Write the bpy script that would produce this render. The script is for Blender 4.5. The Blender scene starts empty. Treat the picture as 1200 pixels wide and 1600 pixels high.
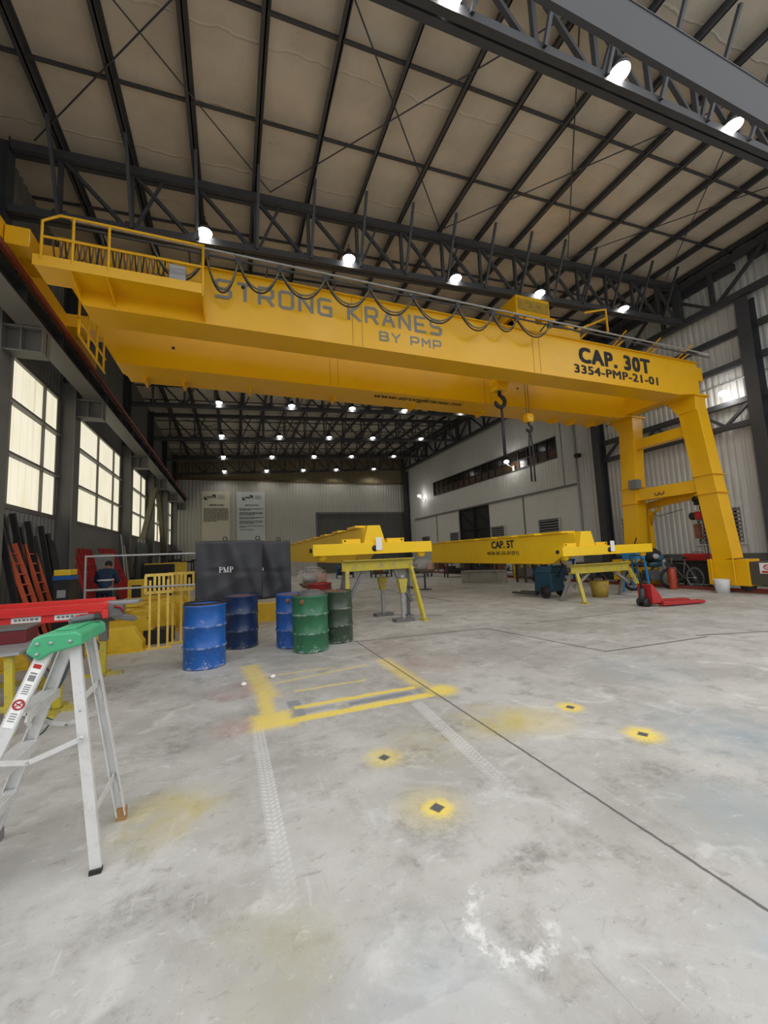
import bpy, math, random
from mathutils import Vector, Matrix
random.seed(7)
PI = math.pi
SC = bpy.context.scene
COL = SC.collection

# ------------------------------------------------------------------ camera, sky, exposure
cam_d = bpy.data.cameras.new('camera')
cam = bpy.data.objects.new('camera', cam_d)
COL.objects.link(cam)
cam_d.sensor_fit = 'VERTICAL'
cam_d.sensor_height = 36.0
cam_d.lens = 36.0 * 627.0 / 1600.0
cam_d.clip_start = 0.05
cam_d.clip_end = 300
R_ = Vector((0.93477196, -0.35268046, -0.04263651))
U_ = Vector((0.00339723, -0.1111388, 0.99379909))
F_ = Vector((0.35523209, 0.92912037, 0.1026913))
cam.matrix_world = Matrix(((R_.x, U_.x, -F_.x, 0.0), (R_.y, U_.y, -F_.y, 0.0), (R_.z, U_.z, -F_.z, 1.5), (0, 0, 0, 1)))
SC.camera = cam

W = bpy.data.worlds.new('overcast_sky')
SC.world = W
W.use_nodes = True
W.node_tree.nodes['Background'].inputs[0].default_value = (0.97, 0.98, 1.0, 1)
W.node_tree.nodes['Background'].inputs[1].default_value = 2.35

SC.view_settings.view_transform = 'Standard'
SC.view_settings.look = 'None'
SC.view_settings.gamma = 1
SC.view_settings.use_curve_mapping = False
SC.view_settings.exposure = -0.22
LAMP_W = 70.0
PANE_E = 1.0

# ------------------------------------------------------------------ helpers
class MB:
    def __init__(s): s.v = []; s.f = []; s.sm = []
    def add(s, vs, fs, smooth=False):
        n = len(s.v)
        s.v += [tuple(v) for v in vs]
        s.f += [tuple(i + n for i in f) for f in fs]
        s.sm += [smooth] * len(fs)
        return s
    def box(s, x0, x1, y0, y1, z0, z1):
        vs = [(x, y, z) for x in (x0, x1) for y in (y0, y1) for z in (z0, z1)]
        return s.add(vs, [(0, 1, 3, 2), (4, 6, 7, 5), (0, 4, 5, 1), (2, 3, 7, 6), (0, 2, 6, 4), (1, 5, 7, 3)])
    def frame(s, p0, p1, up=(0, 0, 1)):
        p0 = Vector(p0); p1 = Vector(p1)
        d = (p1 - p0).normalized(); u = Vector(up)
        if abs(d.dot(u)) > 0.98: u = Vector((0, 1, 0)) if abs(d.y) < 0.9 else Vector((1, 0, 0))
        a = d.cross(u).normalized(); b = a.cross(d).normalized()
        return p0, p1, a, b
    def beam(s, p0, p1, w, h, up=(0, 0, 1), w1=None, h1=None):
        p0, p1, a, b = s.frame(p0, p1, up)
        w1 = w if w1 is None else w1; h1 = h if h1 is None else h1
        vs = [p + a * (i * ww / 2) + b * (j * hh / 2) for p, ww, hh in ((p0, w, h), (p1, w1, h1)) for i, j in ((-1, -1), (1, -1), (1, 1), (-1, 1))]
        return s.add(vs, [(3, 2, 1, 0), (4, 5, 6, 7), (0, 1, 5, 4), (1, 2, 6, 5), (2, 3, 7, 6), (3, 0, 4, 7)])
    def angle(s, p0, p1, w, t, up=(0, 0, 1)):
        p0, p1, a, b = s.frame(p0, p1, up)
        s.beam(p0 - b * (w / 2 - t / 2), p1 - b * (w / 2 - t / 2), w, t, up)
        return s.beam(p0 - a * (w / 2 - t / 2), p1 - a * (w / 2 - t / 2), t, w, up)
    def ibeam(s, p0, p1, w, h, t=0.02, up=(0, 0, 1)):
        p0, p1, a, b = s.frame(p0, p1, up)
        s.beam(p0 + b * (h / 2 - t / 2), p1 + b * (h / 2 - t / 2), w, t, up)
        s.beam(p0 - b * (h / 2 - t / 2), p1 - b * (h / 2 - t / 2), w, t, up)
        return s.beam(p0, p1, t, h - 2 * t, up)
    def tube(s, p0, p1, r, n=10, r1=None):
        p0, p1, a, b = s.frame(p0, p1)
        r1 = r if r1 is None else r1
        vs = []
        for p, q in ((p0, r), (p1, r1)):
            for i in range(n):
                t = 2 * PI * i / n
                vs.append(p + a * (math.cos(t) * q) + b * (math.sin(t) * q))
        m = len(s.v)
        s.add(vs, [(i, (i + 1) % n, n + (i + 1) % n, n + i) for i in range(n)], True)
        return s.add([], []) or s._caps(m, n)
    def _caps(s, m, n):
        s.f += [tuple(m + i for i in reversed(range(n))), tuple(m + n + i for i in range(n))]; s.sm += [False, False]
        return s
    def path(s, pts, r, n=8):
        pts = [Vector(p) for p in pts]
        rings = []; a = None
        for i, p in enumerate(pts):
            d = (pts[min(i + 1, len(pts) - 1)] - pts[max(i - 1, 0)]).normalized()
            if a is None:
                u = Vector((0, 0, 1)) if abs(d.z) < 0.9 else Vector((1, 0, 0))
                a = d.cross(u).normalized()
            else:
                a = (a - d * a.dot(d)).normalized()
            b = a.cross(d)
            rr = r[i] if isinstance(r, (list, tuple)) else r
            rings.append([p + a * (math.cos(2 * PI * k / n) * rr) + b * (math.sin(2 * PI * k / n) * rr) for k in range(n)])
        m = len(s.v)
        fs = [(i * n + k, i * n + (k + 1) % n, (i + 1) * n + (k + 1) % n, (i + 1) * n + k) for i in range(len(pts) - 1) for k in range(n)]
        s.add([v for g in rings for v in g], fs, True)
        L = (len(pts) - 1) * n
        s.f += [tuple(m + i for i in range(n)), tuple(m + L + i for i in reversed(range(n)))]; s.sm += [False, False]
        return s
    def lathe(s, prof, c=(0, 0, 0), n=24, axis='Z'):
        vs = []
        for r, z in prof:
            for i in range(n):
                t = 2 * PI * i / n
                p = (r * math.cos(t), r * math.sin(t), z)
                if axis == 'X': p = (z, r * math.cos(t), r * math.sin(t))
                if axis == 'Y': p = (r * math.cos(t), z, r * math.sin(t))
                vs.append((p[0] + c[0], p[1] + c[1], p[2] + c[2]))
        fs = [(j * n + i, j * n + (i + 1) % n, (j + 1) * n + (i + 1) % n, (j + 1) * n + i) for j in range(len(prof) - 1) for i in range(n)]
        return s.add(vs, fs, True)
    def torus(s, c, R, r, axis='Z', n=20, m=8, a0=0, a1=2 * PI):
        pts = []
        k = n if a1 - a0 < 2 * PI - 1e-3 else n
        for i in range(k + 1):
            t = a0 + (a1 - a0) * i / k
            x, y = R * math.cos(t), R * math.sin(t)
            p = {'Z': (x, y, 0), 'X': (0, x, y), 'Y': (x, 0, y)}[axis]
            pts.append((c[0] + p[0], c[1] + p[1], c[2] + p[2]))
        return s.path(pts, r, m)
    def prism(s, poly, d0, d1, axis='Y'):
        n = len(poly)
        def P(a, b, d): return {'Y': (a, d, b), 'X': (d, a, b), 'Z': (a, b, d)}[axis]
        vs = [P(a, b, d0) for a, b in poly] + [P(a, b, d1) for a, b in poly]
        return s.add(vs, [tuple(range(n)), tuple(reversed(range(n, 2 * n)))] + [(i, n + i, n + (i + 1) % n, (i + 1) % n) for i in range(n)])
    def blob(s, c, rx, ry, rz, n=16, m=9, j=0.0):
        vs = []
        for a in range(m + 1):
            ph = -PI / 2 + PI * a / m
            for i in range(n):
                t = 2 * PI * i / n
                k = 1 + random.uniform(-j, j)
                vs.append((c[0] + rx * k * math.cos(ph) * math.cos(t), c[1] + ry * k * math.cos(ph) * math.sin(t), c[2] + rz * k * math.sin(ph)))
        return s.add(vs, [(a * n + i, a * n + (i + 1) % n, (a + 1) * n + (i + 1) % n, (a + 1) * n + i) for a in range(m) for i in range(n)], True)
    def mesh(s, name, off=(0, 0, 0)):
        me = bpy.data.meshes.new(name)
        me.from_pydata([(v[0] - off[0], v[1] - off[1], v[2] - off[2]) for v in s.v], [], s.f)
        for p, k in zip(me.polygons, s.sm): p.use_smooth = k
        me.validate(); 
        import bmesh
        bm = bmesh.new(); bm.from_mesh(me); bmesh.ops.recalc_face_normals(bm, faces=bm.faces); bm.to_mesh(me); bm.free()
        return me
    def build(s, name, mat, parent=None, bevel=0.0, label=None, kind=None):
        """vertices are in the frame of the top-level thing"""
        me = s.mesh(name)
        me.materials.append(mat)
        o = bpy.data.objects.new(name, me)
        COL.objects.link(o)
        if parent is not None: o.parent = parent
        if bevel:
            b = o.modifiers.new('bevel', 'BEVEL'); b.width = bevel; b.segments = 2; b.limit_method = 'ANGLE'
        if label: o['label'] = label
        if kind: o['kind'] = kind
        return o

def tag(o, label, cat, group=None):
    o['label'] = label; o['category'] = cat
    if group: o['group'] = group
    return o
def thing(name, label, cat, loc=(0, 0, 0), rz=0.0, group=None):
    o = bpy.data.objects.new(name, None)
    o.empty_display_size = 0.1
    COL.objects.link(o)
    o.location = loc; o.rotation_euler = (0, 0, rz)
    return tag(o, label, cat, group)
def copy_tree(o, parent=None):
    c = o.copy(); COL.objects.link(c)
    if parent is not None: c.parent = parent
    for ch in list(o.children):
        if ch.name in COL.objects: copy_tree(ch, c)
    return c
def struct(o): o['kind'] = 'structure'; return o
ORD = ['first', 'second', 'third', 'fourth', 'fifth', 'sixth', 'seventh', 'eighth', 'ninth', 'tenth', 'eleventh', 'twelfth', 'thirteenth', 'fourteenth', 'fifteenth', 'sixteenth']

# ------------------------------------------------------------------ node expression helper
class N:
    """a float socket with arithmetic"""
    nt = None
    def __init__(s, k): s.k = k
    @staticmethod
    def op(o, *a):
        n = N.nt.nodes.new('ShaderNodeMath'); n.operation = o
        for i, x in enumerate(a):
            if isinstance(x, N): N.nt.links.new(x.k, n.inputs[i])
            else: n.inputs[i].default_value = x
        return N(n.outputs[0])
    def __add__(s, o): return N.op('ADD', s, o)
    __radd__ = __add__
    def __sub__(s, o): return N.op('SUBTRACT', s, o)
    def __rsub__(s, o): return N.op('SUBTRACT', o, s)
    def __mul__(s, o): return N.op('MULTIPLY', s, o)
    __rmul__ = __mul__
    def abs(s): return N.op('ABSOLUTE', s)
    def max(s, o): return N.op('MAXIMUM', s, o)
    def min(s, o): return N.op('MINIMUM', s, o)
    def sin(s): return N.op('SINE', s)
    def step(s, a, b):
        n = N.nt.nodes.new('ShaderNodeMapRange'); n.interpolation_type = 'SMOOTHSTEP'
        N.nt.links.new(s.k, n.inputs[0]); n.inputs[1].default_value = a; n.inputs[2].default_value = b
        if a > b:
            n.inputs[1].default_value = b; n.inputs[2].default_value = a; n.inputs[3].default_value = 1; n.inputs[4].default_value = 0
        return N(n.outputs[0])
def noise(vec, scale, detail=4, rough=0.6, dist=0.0):
    n = N.nt.nodes.new('ShaderNodeTexNoise')
    n.inputs['Scale'].default_value = scale; n.inputs['Detail'].default_value = detail
    n.inputs['Roughness'].default_value = rough; n.inputs['Distortion'].default_value = dist
    if vec is not None: N.nt.links.new(vec, n.inputs['Vector'])
    return N(n.outputs['Fac'])
def mixc(a, b, fac):
    n = N.nt.nodes.new('ShaderNodeMix'); n.data_type = 'RGBA'
    for idx, x in ((6, a), (7, b)):
        if isinstance(x, tuple): n.inputs[idx].default_value = (*x[:3], 1)
        else: N.nt.links.new(x, n.inputs[idx])
    if isinstance(fac, N): N.nt.links.new(fac.k, n.inputs[0])
    else: n.inputs[0].default_value = fac
    return n.outputs[2]
def new_mat(name):
    m = bpy.data.materials.new(name); m.use_nodes = True
    N.nt = m.node_tree
    return m, m.node_tree.nodes['Principled BSDF']
def objco():
    t = N.nt.nodes.new('ShaderNodeTexCoord'); return t.outputs['Object']
def scaled(vec, s):
    n = N.nt.nodes.new('ShaderNodeMapping'); n.inputs['Scale'].default_value = s
    N.nt.links.new(vec, n.inputs['Vector']); return n.outputs[0]
def bump(bs, h, strength, dist):
    n = N.nt.nodes.new('ShaderNodeBump'); n.inputs['Strength'].default_value = strength; n.inputs['Distance'].default_value = dist
    N.nt.links.new(h.k, n.inputs['Height']); N.nt.links.new(n.outputs[0], bs.inputs['Normal'])
MATS = {}
def M(name, col, rough=0.5, metal=0.0, dirt=None, amt=0.35, scale=6.0, spots=0.0, bmp=0.0, vstretch=None):
    if name in MATS: return MATS[name]
    m, b = new_mat(name)
    co = objco()
    b.inputs['Roughness'].default_value = rough; b.inputs['Metallic'].default_value = metal
    dirt = dirt or tuple(c * 0.55 for c in col)
    v = scaled(co, vstretch) if vstretch else co
    n1 = noise(v, scale, 6, 0.65)
    c = mixc(col, dirt, n1.step(0.45, 0.78) * amt)
    if spots:
        n2 = noise(co, scale * 7, 5, 0.7)
        c = mixc(c, tuple(x * 0.35 for x in dirt), n2.step(0.60, 0.66) * spots)
    N.nt.links.new(c, b.inputs['Base Color'])
    if bmp: bump(b, noise(co, scale * 4, 5), bmp, 0.01)
    MATS[name] = m
    return m
def emit(name, col, strength):
    m = bpy.data.materials.new(name); m.use_nodes = True
    nt = m.node_tree; b = nt.nodes['Principled BSDF']
    b.inputs['Base Color'].default_value = (*col, 1); b.inputs['Emission Color'].default_value = (*col, 1); b.inputs['Emission Strength'].default_value = strength
    return m

crane_yellow = M('crane yellow paint', (0.80, 0.43, 0.003), 0.30, 0, (0.62, 0.31, 0.004), 0.35, 1.2)
new_yellow = M('fresh yellow paint', (0.92, 0.59, 0.006), 0.40, 0, (0.75, 0.43, 0.006), 0.3, 1.5)
pale_yellow = M('pale yellow primer', (0.80, 0.56, 0.11), 0.5, 0, (0.55, 0.33, 0.03), 0.5, 5)
worn_yellow = M('worn yellow paint', (0.52, 0.42, 0.03), 0.55, 0, (0.22, 0.21, 0.19), 0.9, 7, 0.5)
steel = M('dark grey structural steel', (0.050, 0.052, 0.058), 0.55, 0, (0.028, 0.028, 0.03), 0.5, 3)
mid_steel = M('grey painted steel', (0.15, 0.147, 0.14), 0.5, 0, (0.09, 0.088, 0.085), 0.5, 2)
beam_grey = M('blue grey painted steel', (0.046, 0.047, 0.051), 0.75, 0, (0.038, 0.039, 0.043), 0.4, 2)
mid_galv = M('scratched grey steel', (.17, .17, .17), .55, 0, (.1, .1, .1), .6, 7)
galv = M('galvanised steel', (0.38, 0.39, 0.40), 0.45, 0.4, (0.2, 0.2, 0.2), 0.6, 9)
alu = M('scuffed aluminium', (0.66, 0.66, 0.65), 0.42, 0.25, (0.42, 0.40, 0.36), 0.55, 9, 0.25)
black = M('black rubber', (0.015, 0.015, 0.016), 0.6)
blackp = M('black painted steel', (0.016, 0.016, 0.018), 0.5, 0, (0.03, 0.027, 0.025), 0.5, 8)
red = M('red paint', (0.42, 0.02, 0.02), 0.45, 0, (0.2, 0.02, 0.015), 0.5, 6)
fibre_red = M('red fibreglass', (0.78, 0.045, 0.04), 0.42, 0, (0.55, 0.04, 0.035), 0.4, 6)
orange = M('orange fibreglass', (0.62, 0.11, 0.045), 0.5, 0, (0.35, 0.06, 0.03), 0.5, 6)
rail_red = M('rust red conductor rail', (0.22, 0.045, 0.03), 0.6, 0, (0.1, 0.03, 0.02), 0.5, 5)
blue = M('blue paint', (0.01, 0.10, 0.36), 0.42, 0, (0.01, 0.05, 0.18), 0.5, 5)
teal = M('teal machine paint', (0.008, 0.05, 0.085), 0.45, 0, (0.01, 0.05, 0.08), 0.5, 5)
skyblue = M('light blue paint', (0.03, 0.26, 0.58), 0.45, 0, (0.03, 0.15, 0.35), 0.4, 5)
white = M('white paint', (0.75, 0.75, 0.74), 0.5, 0, (0.5, 0.5, 0.48), 0.4, 5)
paper = M('white paper', (0.82, 0.82, 0.80), 0.7, 0, (0.7, 0.7, 0.68), 0.3, 5)
rust = M('rusty steel', (0.20, 0.085, 0.045), 0.8, 0, (0.08, 0.04, 0.03), 0.7, 8, 0.4)
ink = M('black lettering', (0.018, 0.018, 0.02), 0.8)
grey_ink = M('grey lettering', (0.23, 0.225, 0.20), 0.5)
white_ink = M('white lettering', (0.8, 0.8, 0.8), 0.6)
concrete = M('pale concrete', (0.34, 0.33, 0.29), 0.85, 0, (0.2, 0.19, 0.16), 0.7, 4, 0.3)
olive = M('dusty olive steel', (0.17, 0.15, 0.10), 0.7, 0, (0.1, 0.09, 0.06), 0.6, 4)

# ------------------------------------------------------------------ floor
XL, XR, YB, YF = -4.2, 15.4, 34.3, 2.4      # the hall is open at the front (YF); the camera stands just outside
def floor_material():
    m, b = new_mat('stained concrete slab')
    co = objco()
    sp = N.nt.nodes.new('ShaderNodeSeparateXYZ'); N.nt.links.new(co, sp.inputs[0])
    X, Y = N(sp.outputs[0]), N(sp.outputs[1])
    nA = noise(co, 0.9, 6, 0.62); nB = noise(co, 3.2, 7, 0.66); nC = noise(co, 14, 6, 0.7); nD = noise(co, 60, 4, 0.7); nE = noise(co, 2.1, 5, 0.6, 1.2)
    c = mixc((0.50, 0.49, 0.465), (0.37, 0.36, 0.335), nA.step(0.35, 0.65))
    c = mixc(c, (0.30, 0.29, 0.26), nB.step(0.48, 0.70) * 0.75)
    c = mixc(c, (0.66, 0.66, 0.64), nE.step(0.54, 0.72) * 0.55)
    c = mixc(c, (0.20, 0.195, 0.18), (nB * 0.5 + nC * 0.5).step(0.56, 0.66) * 0.55)
    c = mixc(c, (0.66, 0.66, 0.65), (nC * 0.6 + nD * 0.4).step(0.57, 0.66) * 0.45)
    nF = noise(co, 150, 3, 0.7); nG = noise(scaled(co, (1, 1.8, 1)), 7, 8, 0.75, 0.6)
    c = mixc(c, (0.23, 0.225, 0.21), (nC * 0.35 + nD * 0.65).step(0.42, 0.34) * 0.65)
    c = mixc(c, (0.22, 0.21, 0.19), nG.step(0.57, 0.66) * 0.45)
    c = mixc(c, (0.72, 0.72, 0.71), nG.step(0.42, 0.33) * 0.40)
    c = mixc(c, (0.16, 0.155, 0.15), (nD * .5 + nF * .5).step(0.385, 0.34) * 0.55)
    c = mixc(c, (0.80, 0.80, 0.79), (nD * .4 + nF * .6).step(0.60, 0.65) * 0.35)
    # stretched drag scratches
    sc = noise(scaled(co, (26, 1.6, 1)), 1.0, 4, 0.6)
    rot = N.nt.nodes.new('ShaderNodeMapping'); rot.inputs['Rotation'].default_value = (0, 0, 0.9); rot.inputs['Scale'].default_value = (34, 1.3, 1)
    N.nt.links.new(co, rot.inputs[0]); sc2 = noise(rot.outputs[0], 1.0, 3, 0.6)
    c = mixc(c, (0.62, 0.62, 0.61), sc.step(0.64, 0.72) * 0.35)
    c = mixc(c, (0.24, 0.235, 0.22), sc2.step(0.66, 0.73) * 0.35)
    # ragged coordinates for hand-sprayed paint
    jx = (nC - 0.5) * 0.10 + (nD - 0.5) * 0.10; jy = (nB - 0.5) * 0.10 + (nD - 0.5) * 0.10
    rx, ry = X + jx, Y + jy
    def rect(cx, cy, hx, hy, soft, ang=0.0, a=rx, q=ry):
        ca, sa = math.cos(ang), math.sin(ang)
        u = (a - cx) * ca + (q - cy) * sa; v = (q - cy) * ca - (a - cx) * sa
        d = (u.abs() - hx).max(v.abs() - hy)
        return d.step(soft, -soft * 0.3)
    def disc(cx, cy, r, k=1.0):
        u, v = rx - cx, (ry - cy) * k
        return N.op('SQRT', u * u + v * v).step(r, r * 0.25)
    # faint tints left by earlier spray jobs
    for cx, cy, r, col, f in ((0.02, 4.05, .30, (.42, .22, .20), .55), (.02, 5.1, .42, (.42, .24, .22), .5), (2.45, 5.0, .75, (.42, .24, .22), .35), (2.3, 6.2, .8, (.40, .22, .2), .28),
                              (-.35, 2.9, .42, (.56, .47, .15), .55), (2.15, 3.15, .5, (.56, .46, .12), .55), (1.4, 3.0, .5, (.48, .42, .2), .35), (.15, 1.75, .4, (.45, .43, .25), .3),
                              (.62, 1.35, .45, (.40, .46, .52), .35), (2.6, 1.5, .5, (.30, .40, .45), .45), (3.6, 2.2, .7, (.28, .37, .44), .45), (1.9, 1.0, .3, (.3, .42, .5), .4), (-.1, 1.35, .25, (.48, .34, .3), .35), (4.5, 3.6, .9, (.3, .36, .42), .3)):
        c = mixc(c, col, disc(cx, cy, r) * nB.step(0.30, 0.62) * f)
    # darker oily patches
    for cx, cy, r, f in ((2.35, 5.6, .25, .7), (1.75, 3.2, .35, .55), (1.25, 2.9, .4, .45), (1.35, 1.75, .2, .6), (1.05, 2.1, .35, .4), (2.6, 2.0, .3, .5), (-1.4, 5.9, .6, .7), (-.55, 3.9, .5, .4), (.55, 3.3, .3, .3), (-.4, 2.2, .3, .45)):
        c = mixc(c, (0.17, 0.165, 0.15), disc(cx, cy, r, 1.6) * nC.step(0.38, 0.62) * f)
    # tyre tracks with a herringbone tread
    def track(x0, y0, x1, y1, hw, fade0, fade1):
        L = math.hypot(x1 - x0, y1 - y0); ux, uy = (x1 - x0) / L, (y1 - y0) / L
        t = (X - x0) * ux + (Y - y0) * uy; s = (Y - y0) * ux - (X - x0) * uy
        tread = ((t * 150 + (s.abs()) * 90).sin()).step(-0.35, 0.45) * (s * 190).sin().step(-0.9, -0.3)
        band = (s.abs() + (nD - 0.5) * .02).step(hw, hw * 0.8)
        return band * t.step(-0.02, 0.05) * t.step(fade1, fade0) * (tread * 0.65 + 0.35)
    c = mixc(c, (0.66, 0.66, 0.65), track(.21, 3.97, .23, 1.5, .055, 1.2, 2.3) * 0.75)
    c = mixc(c, (0.64, 0.64, 0.63), track(1.73, 3.86, 1.6, 1.9, .065, .9, 1.9) * 0.7)
    # lime ring left by a wet drum
    u, v = rx - 1.06, (ry - 1.52)
    ring = (N.op('SQRT', u * u + v * v) - .16).abs().step(0.045, 0.008) * nC.step(0.40, 0.60)
    c = mixc(c, (0.78, 0.78, 0.76), ring * (rx - 1.12 + (ry - 1.52) * .6).step(0.10, -0.02) * 0.85)
    # slate-blue masked shapes and yellow spray outline
    slate = rect(1.45, 4.12, .34, .045, .02).max(rect(.60, 4.2, .055, .27, .03)).max(rect(1.95, 4.12, .06, .22, .04)).max(rect(.8, 4.13, .16, .04, .03) * 0.6)
    c = mixc(c, (0.19, 0.215, 0.26), slate * 0.75)
    yel = rect(1.18, 3.97, .78, .05, .035, .012).max(rect(1.25, 4.27, .66, .035, .03)).max(rect(.35, 4.05, .14, .15, .12) * 0.9).max(disc(2.12, 4.05, .26) * 0.95)
    yel = yel.max(rect(.33, 4.5, .05, .5, .07) * .8).max(rect(.30, 5.45, .08, .75, .10, .1) * .65).max(rect(2.0, 4.9, .07, .65, .10) * .6)
    yel = yel.max(rect(1.08, 4.78, .42, .018, .02) * .7).max(rect(1.1, 5.3, .62, .018, .02, .18) * .65).max(rect(.9, 5.53, .4, .016, .02) * .6)
    for cx, cy, r in ((1.125, 2.277, .15), (3.02, 2.41, .20), (2.95, 3.07, .17)): yel = yel.max(disc(cx, cy, r))
    yel = yel.max(disc(1.05, 2.96, .20) * .55).max(disc(2.5, 3.0, .45) * .25).max(disc(1.1, 2.3, .3) * .25)
    c = mixc(c, (0.86, 0.66, 0.10), yel * (nD.step(0.30, 0.55) * 0.55 + 0.42))
    for cx, cy in ((1.125, 2.277), (3.02, 2.41), (2.95, 3.07), (1.05, 2.96)):
        c = mixc(c, (0.10, 0.105, 0.11), rect(cx, cy, .03, .03, .012, .5, X, Y))
    # saw cuts and rail slots
    cut = rect(2.02, 4.0, .007, 3.0, .006, 0, X + (nC - .5) * .02, Y).max(rect(3.23, 6.78, 1.32, .016, .012, -.10, X, Y)).max(rect(4.715, 5.5, .016, 1.17, .012, .166, X, Y)).max(rect(5.9, 4.295, 1.02, .016, .012, -.055, X, Y))
    cut = cut.max(rect(8.0, 4.02, 1.2, .02, .012, -.3, X, Y)).max(rect(5.95, 13.9, .03, 3.3, .02, .045, X, Y)).max(rect(4.1, 8.95, .66, .02, .02, -.78, X, Y)).max(rect(8.0, 6.55, 2.6, .014, .012, -.02, X, Y))
    cut = cut.max(rect(0.0, 12.0, 8, .012, .01, 0, X, Y) * 0.6).max(rect(7.0, 18.0, 9, .012, .01, 0, X, Y) * 0.6)
    c = mixc(c, (0.075, 0.07, 0.065), cut * 0.85)
    # newer slab patch with a ragged edge near the gate
    slab = (Y + (nC - .5) * .05 - 1.375).step(.008, -.008) * (X + (nB - .5) * .1).step(.95, .80)
    c = mixc(c, (0.66, 0.66, 0.65), slab * .28)
    c = mixc(c, (0.52, 0.50, 0.46), rect(8.0, 13.6, .05, 5.5, .04, .5, X, Y) * 0.5)
    N.nt.links.new(c, b.inputs['Base Color'])
    b.inputs['Roughness'].default_value = 0.62
    N.nt.links.new((nB * 0.35 + 0.42).k, b.inputs['Roughness'])
    bump(b, nC * 0.5 + nD * 0.5 - cut * 1.5, 0.25, 0.006)
    return m
fl = MB(); fl.box(XL - 14, XR + 14, -14.2, YF, -.25, 0); fl.box(XL - .3, XR + .3, YF, YB + .3, -.25, 0)
struct(fl.build('floor', floor_material()))

# ------------------------------------------------------------------ roof and walls
RS = 0.056                                   # the single-pitch roof rises to the right
def roofz(x): return 10.05 + RS * x
def roof_material():
    m, b = new_mat('cream roof insulation')
    co = objco(); sp = N.nt.nodes.new('ShaderNodeSeparateXYZ'); N.nt.links.new(co, sp.inputs[0]); X, Y = N(sp.outputs[0]), N(sp.outputs[1])
    n1 = noise(co, 0.8, 5); n2 = noise(co, 5, 6, .7); wob = noise(co, 1.6, 3)
    c = mixc((0.62, 0.56, 0.46), (0.50, 0.45, 0.365), n1.step(.35, .7))
    c = mixc(c, (0.16, 0.145, 0.12), (n2 * .6 + n1 * .4).step(.60, .70) * .55)
    fold = ((Y + (wob - .5) * .28) * (PI / 1.22)).sin().abs().step(.09, .0)
    c = mixc(c, (0.62, 0.57, 0.48), fold * .6)
    N.nt.links.new(c, b.inputs['Base Color']); b.inputs['Roughness'].default_value = .6
    bump(b, fold * .5 + noise(co, 3, 3) * .8, .5, .05)
    return m
rf = MB()
xa, xb = XL - .3, XR + .3
rf.add([(xa, YF, roofz(xa)), (xb, YF, roofz(xb)), (xb, YB + .3, roofz(xb)), (xa, YB + .3, roofz(xa)), (xa, YF, roofz(xa) + .2), (xb, YF, roofz(xb) + .2), (xb, YB + .3, roofz(xb) + .2), (xa, YB + .3, roofz(xa) + .2)],
       [(0, 1, 2, 3), (7, 6, 5, 4), (0, 4, 5, 1), (1, 5, 6, 2), (2, 6, 7, 3), (3, 7, 4, 0)])
struct(rf.build('ceiling', roof_material()))

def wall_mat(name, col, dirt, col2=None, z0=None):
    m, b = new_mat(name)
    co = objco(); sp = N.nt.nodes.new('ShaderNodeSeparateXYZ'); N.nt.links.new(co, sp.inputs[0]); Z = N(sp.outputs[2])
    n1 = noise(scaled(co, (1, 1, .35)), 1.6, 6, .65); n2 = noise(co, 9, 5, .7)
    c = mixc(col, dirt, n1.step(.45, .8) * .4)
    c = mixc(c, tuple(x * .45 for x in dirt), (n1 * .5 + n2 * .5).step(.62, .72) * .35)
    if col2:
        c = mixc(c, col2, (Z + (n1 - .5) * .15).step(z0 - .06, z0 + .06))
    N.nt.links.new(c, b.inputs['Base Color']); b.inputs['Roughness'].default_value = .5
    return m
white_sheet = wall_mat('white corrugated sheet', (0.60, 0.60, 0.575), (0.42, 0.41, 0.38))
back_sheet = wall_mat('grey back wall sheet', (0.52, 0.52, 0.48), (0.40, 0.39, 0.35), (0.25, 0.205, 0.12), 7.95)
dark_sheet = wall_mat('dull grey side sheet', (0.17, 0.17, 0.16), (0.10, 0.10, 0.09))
plain_white = wall_mat('flat white panel', (0.66, 0.66, 0.63), (0.54, 0.53, 0.50))
shutter_sheet = wall_mat('dark grey door sheet', (0.13, 0.13, 0.12), (0.09, 0.09, 0.08))
base_grey = wall_mat('grey block base', (0.14, 0.14, 0.13), (0.10, 0.10, 0.09))

def corr(mb, a0, a1, z0, z1, d, axis, sgn, pitch=.2, depth=.04, z1b=None):
    """trapezoidal sheet with thickness; axis 'X': runs along X at y=d; axis 'Y': runs along Y at x=d; sgn = side facing the room"""
    pts = []; a = a0
    while a < a1 - 1e-6:
        for f, h in ((0, 0), (.35, 0), (.5, 1), (.85, 1)):
            q = a + f * pitch
            if q <= a1: pts.append((q, h * depth))
        a += pitch
    pts.append((a1, 0))
    z1b = z1 if z1b is None else z1b
    n = len(pts); vs = []
    for back in (0, 1):
        for z in (0, 1):
            for q, h in pts:
                zt = z1 + (z1b - z1) * (q - a0) / (a1 - a0)
                dd = d + sgn * (h - back * .05 - .0)
                zz = zt if z else z0
                vs.append((q, dd, zz) if axis == 'X' else (dd, q, zz))
    fs = []
    for i in range(n - 1):
        fs += [(i, i + 1, n + i + 1, n + i), (2 * n + i + 1, 2 * n + i, 3 * n + i, 3 * n + i + 1), (i, 2 * n + i, 2 * n + i + 1, i + 1), (n + i, n + i + 1, 3 * n + i + 1, 3 * n + i)]
    fs += [(0, n, 3 * n, 2 * n), (n - 1, 3 * n - 1, 4 * n - 1, 2 * n - 1)]
    return mb.add(vs, fs)

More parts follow.
